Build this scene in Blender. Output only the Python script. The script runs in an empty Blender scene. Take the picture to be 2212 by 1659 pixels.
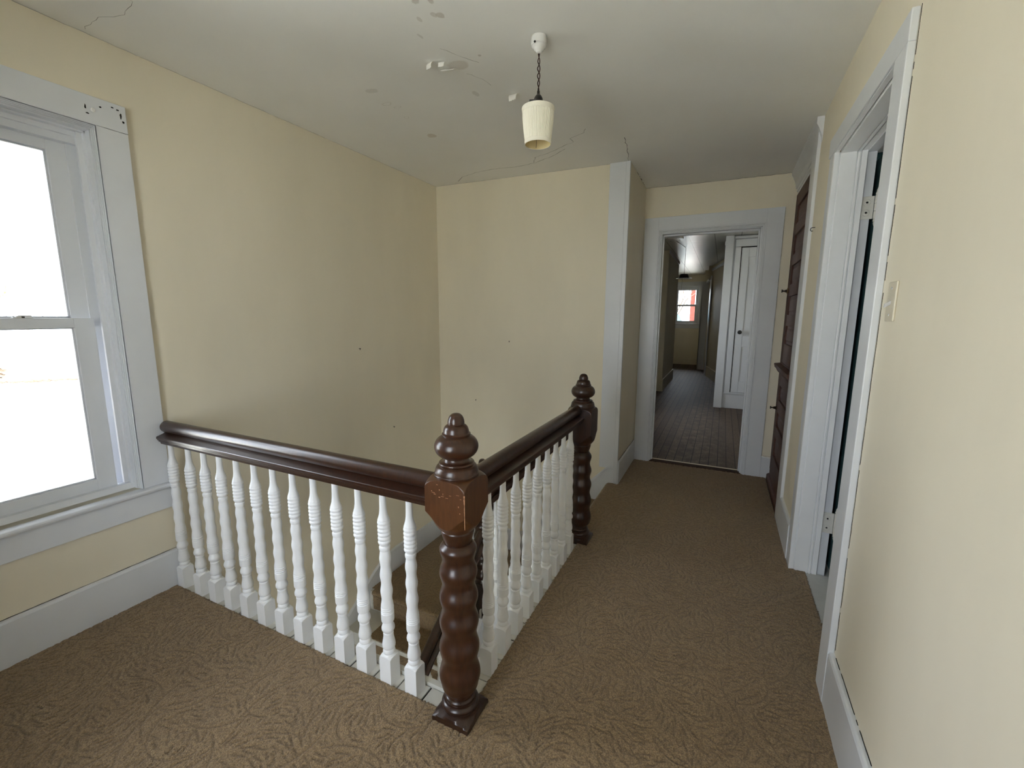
import bpy, bmesh, math, random
import numpy as np
from mathutils import Matrix, Vector

random.seed(7)
SC = bpy.context.scene
COL = SC.collection

# ------------------------------------------------------------------ camera
def camera_matrix(yaw, pitch, roll, loc):
    y, p, r = (math.radians(a) for a in (yaw, pitch, roll))
    fw = Vector((math.sin(y)*math.cos(p), math.cos(y)*math.cos(p), math.sin(p)))
    rt = Vector((math.cos(y), -math.sin(y), 0)); up = rt.cross(fw)
    rt2 = rt*math.cos(r) + up*math.sin(r); up2 = -rt*math.sin(r) + up*math.cos(r)
    m = Matrix((rt2, up2, -fw)).transposed().to_4x4()
    m.translation = loc
    return m
cam_data = bpy.data.cameras.new('camera')
cam = bpy.data.objects.new('camera', cam_data); COL.objects.link(cam)
cam_data.sensor_width = 36.0
cam_data.lens = 36.0*940.0/2212.0
cam_data.clip_start = 0.02; cam_data.clip_end = 500
cam.matrix_world = camera_matrix(-25.65, -8.96, 0.26, Vector((0, 0, 1.5)))
SC.camera = cam

# ------------------------------------------------------------------ exposure, sky, sun
SC.view_settings.view_transform = 'Standard'
SC.view_settings.look = 'None'
SC.view_settings.gamma = 1.0
SC.view_settings.use_curve_mapping = False
SC.view_settings.exposure = 2.12
world = bpy.data.worlds.new('sky'); SC.world = world
world.use_nodes = True
wn = world.node_tree; wn.nodes.clear()
wo = wn.nodes.new('ShaderNodeOutputWorld'); wb = wn.nodes.new('ShaderNodeBackground')
wb.inputs['Color'].default_value = (0.89, 0.93, 1.05, 1)
wb.inputs['Strength'].default_value = 2.9
wn.links.new(wb.outputs[0], wo.inputs[0])
sun_d = bpy.data.lights.new('sun', 'SUN'); sun_d.energy = 9.0; sun_d.angle = 0.01; sun_d.color = (1.0, 0.95, 0.86)
sun = bpy.data.objects.new('sun', sun_d); COL.objects.link(sun)
sun.rotation_euler = Vector((1.0, 0.0, 1.3)).to_track_quat('Z', 'Y').to_euler()
sun.location = (8, 0, 10)
try:
    SC.cycles.use_denoising = True
    SC.cycles.denoiser = 'OPENIMAGEDENOISE'
    SC.cycles.max_bounces = 12
    SC.cycles.diffuse_bounces = 8
    SC.cycles.transparent_max_bounces = 12
    SC.cycles.sample_clamp_indirect = 6.0
    SC.cycles.caustics_reflective = False
    SC.cycles.caustics_refractive = False
except Exception:
    pass

def portal(loc, rot, sx, sy):           # guides sky light through a real window opening
    d = bpy.data.lights.new('window_portal', 'AREA'); d.shape = 'RECTANGLE'; d.size = sx; d.size_y = sy
    d.cycles.is_portal = True
    o = bpy.data.objects.new('window_portal', d); COL.objects.link(o); o.location = loc; o.rotation_euler = rot
H = math.pi/2
# area light points along local -Z
portal((-2.93, 0.635, 1.48), (0, -H, 0), 1.75, 0.98)      # left window, towards +X
portal((-0.95, -1.43, 1.43), (H, 0, 0), 1.22, 1.87)       # window behind the camera, towards +Y
portal((-0.95, -1.43, -1.28), (H, 0, 0), 1.52, 1.47)      # added downstairs window, out of view
portal((-1.07, 14.98, 1.83), (-H, 0, 0), 0.72, 1.1)       # far window, towards -Y
portal((-2.13, 6.55, 1.48), (0, -H, 0), 1.7, 0.9)         # side window of the far hall

# ------------------------------------------------------------------ materials
def new_mat(name):
    m = bpy.data.materials.new(name); m.use_nodes = True
    nt = m.node_tree; b = nt.nodes['Principled BSDF']
    return m, nt, b
def N(nt, t, **kw):
    n = nt.nodes.new(t)
    for k, v in kw.items():
        setattr(n, k, v)
    return n
def noise(nt, scale, detail=4, rough=0.5, vec=None, dist=0.0):
    n = N(nt, 'ShaderNodeTexNoise'); n.inputs['Scale'].default_value = scale
    n.inputs['Detail'].default_value = detail; n.inputs['Roughness'].default_value = rough
    n.inputs['Distortion'].default_value = dist
    if vec is not None: nt.links.new(vec, n.inputs['Vector'])
    return n
def objco(nt, scale=(1, 1, 1), world_space=True):
    if world_space:
        g = N(nt, 'ShaderNodeNewGeometry'); src = g.outputs['Position']
    else:
        g = N(nt, 'ShaderNodeTexCoord'); src = g.outputs['Object']
    mp = N(nt, 'ShaderNodeMapping'); mp.inputs['Scale'].default_value = scale
    nt.links.new(src, mp.inputs['Vector'])
    return mp.outputs[0]
def ramp(nt, fac, stops):
    r = N(nt, 'ShaderNodeValToRGB')
    el = r.color_ramp.elements
    while len(el) < len(stops): el.new(0.5)
    for e, (p, c) in zip(el, stops):
        e.position = p; e.color = (c[0], c[1], c[2], 1)
    nt.links.new(fac, r.inputs[0])
    return r.outputs[0]
def bump(nt, b, h, strength=0.2, dist=0.002, prev=None):
    n = N(nt, 'ShaderNodeBump'); n.inputs['Strength'].default_value = strength; n.inputs['Distance'].default_value = dist
    nt.links.new(h, n.inputs['Height'])
    if prev is not None: nt.links.new(prev, n.inputs['Normal'])
    nt.links.new(n.outputs[0], b.inputs['Normal'])
    return n.outputs[0]
def mathn(nt, op, a, b=None, c=None, clamp=False):
    n = N(nt, 'ShaderNodeMath', operation=op); n.use_clamp = clamp
    for i, v in enumerate((a, b, c)):
        if v is None: continue
        if isinstance(v, (int, float)): n.inputs[i].default_value = v
        else: nt.links.new(v, n.inputs[i])
    return n.outputs[0]
def mixc(nt, fac, a, b):
    n = N(nt, 'ShaderNodeMix', data_type='RGBA')
    if isinstance(fac, (int, float)): n.inputs[0].default_value = fac
    else: nt.links.new(fac, n.inputs[0])
    for i, v in ((6, a), (7, b)):
        if isinstance(v, tuple): n.inputs[i].default_value = (v[0], v[1], v[2], 1)
        else: nt.links.new(v, n.inputs[i])
    return n.outputs[2]

def plain(name, col, rough=0.5, spec=0.5, metal=0.0, var=0.06, nscale=6, bumpk=0.0):
    m, nt, b = new_mat(name)
    v = objco(nt)
    n = noise(nt, nscale, 5, 0.6, v)
    c1 = tuple(x*(1-var) for x in col); c2 = tuple(min(1, x*(1+var)) for x in col)
    nt.links.new(ramp(nt, n.outputs[0], [(0.3, c1), (0.7, c2)]), b.inputs['Base Color'])
    b.inputs['Roughness'].default_value = rough
    b.inputs['Specular IOR Level'].default_value = spec
    b.inputs['Metallic'].default_value = metal
    if bumpk:
        n2 = noise(nt, 180, 3, 0.6, v); bump(nt, b, n2.outputs[0], bumpk, 0.001)
    return m

def wall_paint(name, col):
    # painted wallpaper: faint vertical paper seams, slight patchiness, fine texture
    m, nt, b = new_mat(name)
    g = N(nt, 'ShaderNodeNewGeometry')
    sx = N(nt, 'ShaderNodeSeparateXYZ'); nt.links.new(g.outputs['Position'], sx.inputs[0])
    v = objco(nt, (1, 1, 0.35))
    n = noise(nt, 2.2, 5, 0.55, v)
    base = ramp(nt, n.outputs[0], [(0.28, tuple(x*0.95 for x in col)), (0.72, tuple(min(1, x*1.04) for x in col))])
    n3 = noise(nt, 9, 6, 0.7, objco(nt))
    dirt = ramp(nt, n3.outputs[0], [(0.70, (0, 0, 0)), (0.85, (1, 1, 1))])
    base = mixc(nt, mathn(nt, 'MULTIPLY', dirt, 0.10), base, tuple(x*0.72 for x in col))
    nt.links.new(base, b.inputs['Base Color'])
    b.inputs['Roughness'].default_value = 0.5; b.inputs['Specular IOR Level'].default_value = 0.35
    s = mathn(nt, 'ADD', sx.outputs[0], sx.outputs[1])
    f = mathn(nt, 'FRACT', mathn(nt, 'DIVIDE', mathn(nt, 'ADD', s, 0.21), 0.535))
    line = mathn(nt, 'LESS_THAN', f, 0.005)
    fine = noise(nt, 260, 2, 0.5, objco(nt)); wav = noise(nt, 5, 3, 0.5, objco(nt, (1, 1, 0.4)))
    h = mathn(nt, 'ADD', mathn(nt, 'MULTIPLY', fine.outputs[0], 0.10), mathn(nt, 'MULTIPLY', wav.outputs[0], 1.6))
    h = mathn(nt, 'ADD', h, mathn(nt, 'MULTIPLY', line, 0.35))
    bump(nt, b, h, 0.22, 0.004)
    return m

M = {}
M['wall'] = wall_paint('cream_wall_paint', (0.80, 0.738, 0.592))
M['trim'] = plain('white_gloss_trim_paint', (0.71, 0.73, 0.76), 0.32, 0.5, var=0.03, nscale=3, bumpk=0.10)
M['baluster'] = plain('white_baluster_paint', (0.90, 0.91, 0.92), 0.30, 0.5, var=0.02, nscale=8, bumpk=0.05)
M['white2'] = plain('old_white_paint', (0.66, 0.65, 0.60), 0.42, 0.4, var=0.05, nscale=10, bumpk=0.2)
M['flake'] = plain('peeled_plaster_skin', (0.88, 0.87, 0.83), 0.8, 0.2, bumpk=0.3)
M['porcelain'] = plain('white_porcelain', (0.80, 0.80, 0.78), 0.25, 0.5, bumpk=0.1)
M['black'] = plain('black_bakelite', (0.012, 0.011, 0.010), 0.3, 0.5)
M['cord'] = plain('brown_cloth_cord', (0.035, 0.012, 0.010), 0.8, 0.2, bumpk=0.4)
M['dark'] = plain('dark_gap_and_shade', (0.02, 0.018, 0.016), 0.9, 0.1)
M['nail'] = plain('dark_iron', (0.06, 0.05, 0.04), 0.5, 0.5, 0.6)
M['plastic'] = plain('beige_switch_plastic', (0.70, 0.64, 0.50), 0.35, 0.5)
M['toggle'] = plain('clear_grey_toggle', (0.60, 0.60, 0.62), 0.25, 0.5)
M['brass'] = plain('aged_brass', (0.28, 0.18, 0.07), 0.38, 0.5, 0.9)
M['ironknob'] = plain('dark_knob_metal', (0.05, 0.035, 0.025), 0.35, 0.5, 0.7)
M['teal'] = plain('dark_teal_wall_paint', (0.07, 0.155, 0.16), 0.55, 0.3)
M['lino'] = plain('pale_grey_linoleum', (0.50, 0.50, 0.47), 0.5, 0.4, nscale=20)
M['shade_in'] = plain('yellowed_shade_lining', (0.72, 0.60, 0.33), 0.7, 0.2)
M['tin'] = plain('dark_tin_shade', (0.035, 0.025, 0.02), 0.4, 0.5, 0.3)
M['threshold'] = plain('brown_threshold_wood', (0.055, 0.028, 0.014), 0.75, 0.2, var=0.2, nscale=14)
M['plasterlow'] = plain('downstairs_plaster', (0.50, 0.46, 0.36), 0.7, 0.3)

# dark varnished wood
def wood(name, c1, c2, rough=0.28, coat=0.6):
    m, nt, b = new_mat(name)
    v = objco(nt, (16, 16, 1.8), world_space=False)
    n = noise(nt, 4.0, 6, 0.65, v, 0.8)
    v2 = objco(nt, (1, 1, 1), world_space=False)
    n2 = noise(nt, 5.0, 3, 0.5, v2)
    c = ramp(nt, n.outputs[0], [(0.30, c1), (0.72, c2)])
    c = mixc(nt, mathn(nt, 'MULTIPLY', n2.outputs[0], 0.5), c, tuple(x*0.45 for x in c1))
    nt.links.new(c, b.inputs['Base Color'])
    r = mathn(nt, 'ADD', mathn(nt, 'MULTIPLY', n2.outputs[0], 0.16), rough-0.06)
    nt.links.new(r, b.inputs['Roughness'])
    b.inputs['Coat Weight'].default_value = coat; b.inputs['Coat Roughness'].default_value = 0.18
    bump(nt, b, n.outputs[0], 0.06, 0.001)
    return m
M['wood'] = wood('dark_varnished_wood', (0.020, 0.0072, 0.0036), (0.055, 0.0195, 0.0080), 0.30, 0.35)
M['woodblock'] = wood('worn_red_brown_wood', (0.070, 0.024, 0.0070), (0.135, 0.050, 0.014), 0.34, 0.3)
M['woodmid'] = wood('red_brown_varnished_wood', (0.032, 0.0105, 0.0045), (0.078, 0.027, 0.0095), 0.30, 0.35)
M['cabinet'] = wood('red_brown_cabinet_wood', (0.075, 0.024, 0.012), (0.125, 0.045, 0.024), 0.55, 0.0)
M['bare'] = plain('bare_chipped_wood', (0.45, 0.24, 0.13), 0.7, 0.3, var=0.25, nscale=90)

# ceiling paint with stains
def ceiling_mat():
    m, nt, b = new_mat('old_ceiling_paint')
    g = N(nt, 'ShaderNodeNewGeometry')
    pos = g.outputs['Position']
    dn = noise(nt, 14, 3, 0.6, pos)
    sub = N(nt, 'ShaderNodeVectorMath', operation='SUBTRACT'); nt.links.new(dn.outputs[1], sub.inputs[0]); sub.inputs[1].default_value = (0.5, 0.5, 0.5)
    sc = N(nt, 'ShaderNodeVectorMath', operation='SCALE'); nt.links.new(sub.outputs[0], sc.inputs[0]); sc.inputs['Scale'].default_value = 0.035
    ad = N(nt, 'ShaderNodeVectorMath', operation='ADD'); nt.links.new(pos, ad.inputs[0]); nt.links.new(sc.outputs[0], ad.inputs[1])
    n = noise(nt, 1.6, 4, 0.5, pos)
    base = ramp(nt, n.outputs[0], [(0.3, (0.83, 0.83, 0.80)), (0.7, (0.87, 0.87, 0.845))])
    col = base
    spots = [(-1.163, 1.714, 0.020, 0.024, 0, (0.36, 0.31, 0.24), 0.75), (-1.185, 1.700, 0.014, 0.020, 0, (0.36, 0.31, 0.24), 0.6),
             (-1.259, 1.697, 0.009, 0.024, 0, (0.38, 0.35, 0.29), 0.5), (-1.331, 1.788, 0.010, 0.020, 0, (0.38, 0.35, 0.29), 0.5),
             (-1.363, 2.347, 0.022, 0.040, 0, (0.42, 0.41, 0.36), 0.5), (-1.949, 2.733, 0.045, 0.045, 0, (0.45, 0.35, 0.24), 0.6),
             (-1.911, 2.230, 0.040, 0.022, 1, (0.40, 0.37, 0.31), 0.5), (-1.880, 2.285, 0.036, 0.018, 1, (0.40, 0.37, 0.31), 0.5),
             (-1.919, 2.425, 0.022, 0.018, 1, (0.40, 0.38, 0.32), 0.5), (-1.205, 1.601, 0.020, 0.020, 0, (0.36, 0.32, 0.25), 0.6),
             (-1.150, 1.618, 0.012, 0.026, 0, (0.36, 0.32, 0.25), 0.6), (-1.879, 2.070, 0.050, 0.030, 0, (0.45, 0.44, 0.40), 0.45),
             (-1.300, 2.060, 0.070, 0.050, 0, (0.42, 0.35, 0.27), 0.55), (-1.160, 2.030, 0.008, 0.012, 0, (0.25, 0.22, 0.18), 0.6)]
    for x, y, rx, ry, ring, c, k in spots:
        s = N(nt, 'ShaderNodeVectorMath', operation='SUBTRACT'); nt.links.new(ad.outputs[0], s.inputs[0]); s.inputs[1].default_value = (x, y, 2.74)
        mu = N(nt, 'ShaderNodeVectorMath', operation='MULTIPLY'); nt.links.new(s.outputs[0], mu.inputs[0]); mu.inputs[1].default_value = (1.25/rx, 1.25/ry, 0)
        ln = N(nt, 'ShaderNodeVectorMath', operation='LENGTH'); nt.links.new(mu.outputs[0], ln.inputs[0])
        d = ln.outputs['Value']
        if ring:
            msk = mathn(nt, 'SUBTRACT', 1.0, mathn(nt, 'MULTIPLY', mathn(nt, 'ABSOLUTE', mathn(nt, 'SUBTRACT', d, 0.9)), 6.0), clamp=True)
        else:
            msk = mathn(nt, 'MULTIPLY', mathn(nt, 'SUBTRACT', 1.1, d), 4.0, clamp=True)
        col = mixc(nt, mathn(nt, 'MULTIPLY', msk, k*0.62), col, c)
    nt.links.new(col, b.inputs['Base Color'])
    b.inputs['Roughness'].default_value = 0.7; b.inputs['Specular IOR Level'].default_value = 0.25
    f = noise(nt, 120, 3, 0.6, pos); w = noise(nt, 3.0, 3, 0.5, pos)
    bump(nt, b, mathn(nt, 'ADD', mathn(nt, 'MULTIPLY', f.outputs[0], 0.15), mathn(nt, 'MULTIPLY', w.outputs[0], 2.5)), 0.25, 0.006)
    return m
M['ceiling'] = ceiling_mat()

# panelled ceiling of the far hall: seams and glossy brushed paint
def far_ceiling_mat():
    m, nt, b = new_mat('glossy_panel_ceiling_paint')
    g = N(nt, 'ShaderNodeNewGeometry'); sx = N(nt, 'ShaderNodeSeparateXYZ'); nt.links.new(g.outputs['Position'], sx.inputs[0])
    fx = mathn(nt, 'FRACT', mathn(nt, 'DIVIDE', mathn(nt, 'ADD', sx.outputs[0], 0.60+10*0.377), 0.377))
    seam = mathn(nt, 'LESS_THAN', fx, 0.034)
    fy = mathn(nt, 'FRACT', mathn(nt, 'DIVIDE', mathn(nt, 'ADD', sx.outputs[1], 0.0), 2.44))
    seam2 = mathn(nt, 'LESS_THAN', fy, 0.004)
    s = mathn(nt, 'MAXIMUM', seam, seam2)
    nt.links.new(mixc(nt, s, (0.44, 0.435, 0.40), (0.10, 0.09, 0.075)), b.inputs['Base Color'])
    b.inputs['Roughness'].default_value = 0.30
    w = noise(nt, 4, 3, 0.5, objco(nt, (0.6, 2.0, 1)))
    bump(nt, b, w.outputs[0], 0.35, 0.012)
    return m
M['farceil'] = far_ceiling_mat()

# old strip flooring
def floorboards():
    m, nt, b = new_mat('worn_grey_brown_floorboards')
    g = N(nt, 'ShaderNodeNewGeometry'); sx = N(nt, 'ShaderNodeSeparateXYZ'); nt.links.new(g.outputs['Position'], sx.inputs[0])
    u = mathn(nt, 'DIVIDE', mathn(nt, 'ADD', sx.outputs[0], 10.0), 0.083)
    idx = mathn(nt, 'FLOOR', u); fr = mathn(nt, 'FRACT', u)
    off = N(nt, 'ShaderNodeTexWhiteNoise', noise_dimensions='1D'); nt.links.new(idx, off.inputs['W'])
    v = mathn(nt, 'ADD', mathn(nt, 'DIVIDE', sx.outputs[1], 2.3), mathn(nt, 'MULTIPLY', off.outputs['Value'], 7.0))
    seg = mathn(nt, 'FLOOR', v); fv = mathn(nt, 'FRACT', v)
    rnd = N(nt, 'ShaderNodeTexWhiteNoise', noise_dimensions='2D')
    cb = N(nt, 'ShaderNodeCombineXYZ'); nt.links.new(idx, cb.inputs[0]); nt.links.new(seg, cb.inputs[1]); nt.links.new(cb.outputs[0], rnd.inputs['Vector'])
    grain = noise(nt, 7, 6, 0.7, objco(nt, (14, 1.2, 1)), 0.6)
    mott = noise(nt, 9, 5, 0.65, objco(nt, (1.2, 1, 1)))
    base = ramp(nt, grain.outputs[0], [(0.25, (0.075, 0.046, 0.028)), (0.75, (0.165, 0.118, 0.082))])
    base = mixc(nt, mathn(nt, 'MULTIPLY', rnd.outputs['Value'], 0.55), base, (0.050, 0.033, 0.023))
    worn = ramp(nt, mott.outputs[0], [(0.42, (0, 0, 0)), (0.66, (1, 1, 1))])
    # foot traffic has worn the middle strip pale
    mid = mathn(nt, 'SUBTRACT', 1.0, mathn(nt, 'DIVIDE', mathn(nt, 'ABSOLUTE', mathn(nt, 'ADD', sx.outputs[0], 0.20)), 0.62), clamp=True)
    base = mixc(nt, mathn(nt, 'MULTIPLY', mathn(nt, 'MULTIPLY', worn, mid), 0.75), base, (0.27, 0.215, 0.165))
    gap = mathn(nt, 'MAXIMUM', mathn(nt, 'LESS_THAN', fr, 0.075), mathn(nt, 'LESS_THAN', fv, 0.0022))
    base = mixc(nt, gap, base, (0.008, 0.006, 0.005))
    nt.links.new(base, b.inputs['Base Color'])
    nt.links.new(mathn(nt, 'ADD', mathn(nt, 'MULTIPLY', mott.outputs[0], 0.35), 0.42), b.inputs['Roughness'])
    b.inputs['Specular IOR Level'].default_value = 0.32
    h = mathn(nt, 'SUBTRACT', mathn(nt, 'MULTIPLY', grain.outputs[0], 0.3), mathn(nt, 'MULTIPLY', gap, 2.0))
    h = mathn(nt, 'ADD', h, mathn(nt, 'MULTIPLY', rnd.outputs['Value'], 0.6))
    bump(nt, b, h, 0.35, 0.002)
    return m
M['boards'] = floorboards()

def carpet_mat():
    m, nt, b = new_mat('carved_brown_carpet')
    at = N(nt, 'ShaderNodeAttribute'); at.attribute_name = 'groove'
    p = objco(nt)
    tuft = noise(nt, 190, 3, 0.7, p); soft = noise(nt, 45, 4, 0.7, p); wear = noise(nt, 1.7, 4, 0.55, p); spot = noise(nt, 6, 3, 0.5, p)
    base = ramp(nt, tuft.outputs[0], [(0.36, (0.125, 0.080, 0.036)), (0.64, (0.46, 0.320, 0.165))])
    base = mixc(nt, mathn(nt, 'MULTIPLY', soft.outputs[0], 0.45), base, (0.235, 0.152, 0.070))
    w = ramp(nt, wear.outputs[0], [(0.36, (0, 0, 0)), (0.66, (1, 1, 1))])
    base = mixc(nt, mathn(nt, 'MULTIPLY', w, 0.25), base, (0.215, 0.14, 0.07))
    s = ramp(nt, spot.outputs[0], [(0.68, (0, 0, 0)), (0.80, (1, 1, 1))])
    base = mixc(nt, mathn(nt, 'MULTIPLY', s, 0.35), base, (0.17, 0.11, 0.055))
    base = mixc(nt, mathn(nt, 'MULTIPLY', at.outputs['Fac'], 0.72, clamp=True), base, (0.088, 0.054, 0.025))  # shade of the carved grooves painted into the pile colour
    nt.links.new(base, b.inputs['Base Color'])
    b.inputs['Roughness'].default_value = 0.95; b.inputs['Specular IOR Level'].default_value = 0.08
    b.inputs['Sheen Weight'].default_value = 0.25; b.inputs['Sheen Roughness'].default_value = 0.6
    h = mathn(nt, 'ADD', mathn(nt, 'MULTIPLY', tuft.outputs[0], 1.0), mathn(nt, 'MULTIPLY', soft.outputs[0], 0.8))
    bump(nt, b, h, 0.9, 0.006)
    return m
M['carpet'] = carpet_mat()

def glass_mat():
    m = bpy.data.materials.new('window_glass'); m.use_nodes = True; nt = m.node_tree; nt.nodes.clear()
    o = N(nt, 'ShaderNodeOutputMaterial'); t = N(nt, 'ShaderNodeBsdfTransparent'); g = N(nt, 'ShaderNodeBsdfGlossy')
    g.inputs['Roughness'].default_value = 0.02
    t.inputs[0].default_value = (0.94, 0.96, 0.95, 1)
    f = N(nt, 'ShaderNodeFresnel'); f.inputs[0].default_value = 1.45
    mx = N(nt, 'ShaderNodeMixShader'); nt.links.new(f.outputs[0], mx.inputs[0]); nt.links.new(t.outputs[0], mx.inputs[1]); nt.links.new(g.outputs[0], mx.inputs[2])
    nt.links.new(mx.outputs[0], o.inputs[0])
    return m
M['glass'] = glass_mat()

def fabric_shade():
    m, nt, b = new_mat('pleated_cream_fabric')
    b.inputs['Base Color'].default_value = (0.86, 0.83, 0.71, 1); b.inputs['Roughness'].default_value = 0.8
    w = noise(nt, 300, 2, 0.5, objco(nt)); bump(nt, b, w.outputs[0], 0.2, 0.001)
    return m
M['shade'] = fabric_shade()

# ------------------------------------------------------------------ mesh helpers
class MB:
    def __init__(self):
        self.v = []; self.f = []; self.mi = []; self.sm = []
    def add(self, vs, fs, mi=0, smooth=False):
        o = len(self.v); self.v += [tuple(p) for p in vs]
        for f in fs:
            self.f.append([i+o for i in f]); self.mi.append(mi); self.sm.append(smooth)
        return self
    def box(self, x0, x1, y0, y1, z0, z1, mi=0):
        x0, x1 = min(x0, x1), max(x0, x1); y0, y1 = min(y0, y1), max(y0, y1); z0, z1 = min(z0, z1), max(z0, z1)
        vs = [(x0, y0, z0), (x1, y0, z0), (x1, y1, z0), (x0, y1, z0), (x0, y0, z1), (x1, y0, z1), (x1, y1, z1), (x0, y1, z1)]
        return self.add(vs, [(0, 3, 2, 1), (4, 5, 6, 7), (0, 1, 5, 4), (1, 2, 6, 5), (2, 3, 7, 6), (3, 0, 4, 7)], mi)
    def lathe(self, prof, cx=0, cy=0, n=32, sq=None, mi=0, axis='Z', cap=True):
        # prof: list of (r, z); sq: half-width of a square prism the turning is cut from
        vs = []; k = len(prof)
        for r, z in prof:
            for j in range(n):
                a = 2*math.pi*(j+0.0)/n
                R = r
                if sq is not None:
                    R = min(r, sq/max(abs(math.cos(a)), abs(math.sin(a))))
                x, y = R*math.cos(a), R*math.sin(a)
                if axis == 'Z': vs.append((cx+x, cy+y, z))
                elif axis == 'X': vs.append((z, cx+x, cy+y))
                else: vs.append((cx+x, z, cy+y))
        fs = []
        for i in range(k-1):
            for j in range(n):
                a, b_ = i*n+j, i*n+(j+1) % n
                fs.append((a, b_, b_+n, a+n))
        if cap:
            fs.append(tuple(range(n-1, -1, -1))); fs.append(tuple((k-1)*n+j for j in range(n)))
        return self.add(vs, fs, mi, True)
    def extrude(self, prof, p0, p1, side=None, mi=0, smooth=False, up=(0, 0, 1)):
        # prof: closed loop of (s, u); s along `side`, u along `up`; straight path p0->p1
        p0, p1 = Vector(p0), Vector(p1); up = Vector(up)
        if side is None:
            d = p1-p0; side = Vector((d.x, d.y, 0)).normalized().cross(Vector((0, 0, 1)))
        side = Vector(side)
        vs = [p0+side*s+up*u for s, u in prof] + [p1+side*s+up*u for s, u in prof]
        n = len(prof)
        fs = [(i, (i+1) % n, (i+1) % n+n, i+n) for i in range(n)]
        fs += [tuple(range(n-1, -1, -1)), tuple(range(n, 2*n))]
        return self.add(vs, fs, mi, smooth)
    def tube(self, pts, r, n=10, mi=0):
        pts = [Vector(p) for p in pts]; vs = []
        ref = Vector((0.3, 0.8, 0.5)).normalized()
        for i, p in enumerate(pts):
            d = (pts[min(i+1, len(pts)-1)]-pts[max(i-1, 0)]).normalized()
            a = d.cross(ref).normalized(); b_ = d.cross(a)
            for j in range(n):
                t = 2*math.pi*j/n; vs.append(p+(a*math.cos(t)+b_*math.sin(t))*r)
        fs = []
        for i in range(len(pts)-1):
            for j in range(n):
                a, b_ = i*n+j, i*n+(j+1) % n; fs.append((a, b_, b_+n, a+n))
        fs += [tuple(range(n-1, -1, -1)), tuple((len(pts)-1)*n+j for j in range(n))]
        return self.add(vs, fs, mi, True)
    def poly(self, pts, z0, z1, mi=0):       # vertical prism over a ground polygon
        n = len(pts)
        vs = [(x, y, z0) for x, y in pts]+[(x, y, z1) for x, y in pts]
        fs = [(i, (i+1) % n, (i+1) % n+n, i+n) for i in range(n)]+[tuple(range(n-1, -1, -1)), tuple(range(n, 2*n))]
        return self.add(vs, fs, mi)
    def build(self, name, mats, parent=None, bevel=0.0, loc=None, rotz=0, angle=35, fix=True):
        me = bpy.data.meshes.new(name); me.from_pydata(self.v, [], self.f); me.update()
        if not isinstance(mats, (list, tuple)): mats = [mats]
        for m in mats: me.materials.append(m)
        me.polygons.foreach_set('material_index', self.mi)
        if fix:
            bm = bmesh.new(); bm.from_mesh(me); bmesh.ops.recalc_face_normals(bm, faces=bm.faces); bm.to_mesh(me); bm.free()
        if any(self.sm):
            me.polygons.foreach_set('use_smooth', [True]*len(me.polygons)); me.set_sharp_from_angle(angle=math.radians(angle))
        me.update()
        o = bpy.data.objects.new(name, me); COL.objects.link(o)
        if loc: o.location = loc
        if rotz: o.rotation_euler = (0, 0, rotz)
        if parent: o.parent = parent
        if bevel:
            md = o.modifiers.new('bevel', 'BEVEL'); md.width = bevel; md.segments = 2; md.limit_method = 'ANGLE'; md.angle_limit = math.radians(40)
        return o

def tag(o, label, cat, group=None):
    o['label'] = label; o['category'] = cat
    if group: o['group'] = group
    return o
def structure(o, label=None):
    o['kind'] = 'structure'
    if label: o['label'] = label
    return o
def empty(name, loc=(0, 0, 0), rotz=0):
    o = bpy.data.objects.new(name, None); COL.objects.link(o); o.location = loc; o.rotation_euler = (0, 0, rotz); o.empty_display_size = 0.05
    return o
def copy_tree(o, parent=None):
    c = o.copy(); COL.objects.link(c); c.parent = parent
    for ch in list(o.children): copy_tree(ch, c)
    return c
def walls(axis, lo, hi, a0, a1, z0, z1, holes=()):
    # slab perpendicular to `axis` between lo..hi; spans a0..a1; holes = (b0,b1,h0,h1)
    mb = MB()
    us = sorted({a0, a1, *[h[0] for h in holes], *[h[1] for h in holes]})
    us = [u for u in us if a0 <= u <= a1]
    for u0, u1 in zip(us[:-1], us[1:]):
        mid = (u0+u1)/2
        cuts = sorted([(h[2], h[3]) for h in holes if h[0] < mid < h[1]])
        z = z0
        for c0, c1 in cuts+[(z1, z1)]:
            if c0 > z+1e-6:
                if axis == 'X': mb.box(lo, hi, u0, u1, z, c0)
                else: mb.box(u0, u1, lo, hi, z, c0)
            z = max(z, c1)
    return mb

CZ = 2.745
XL, YB, XR, XH, YE = -2.672, 3.80, 0.475, -0.765, 4.58

# ------------------------------------------------------------------ room shell
structure(walls('X', XL-0.2, XL, -1.5, 4.0, -2.9, 2.80, [(0.16, 1.11, 0.60, 2.35)]).build('wall_left', M['wall']))
structure(walls('Y', YB, YB+0.15, XL, XH, -2.9, 2.80).build('wall_stairwell', M['wall']))
structure(walls('X', XH-0.135, XH, YB+0.15, YE, -2.9, 2.80).build('wall_hall_left', M['wall']))
structure(walls('Y', YE, YE+0.12, -2.1, 1.4, -2.9, 2.80, [(-0.60, 0.25, 0.0, 2.29)]).build('wall_end', M['wall']))
structure(walls('X', XR, XR+0.145, -1.7, YE, -2.9, 2.80, [(1.986, 2.934, -0.1, 2.36), (3.67, 4.58, 0.0, 2.66)]).build('wall_right', M['wall']))
structure(walls('Y', -1.35, -1.15, XL-0.2, XR, -2.9, 2.80, [(-1.55, -0.35, 0.50, 2.35), (-1.70, -0.20, -2.0, -0.55)]).build('wall_behind', M['wall']))

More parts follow.
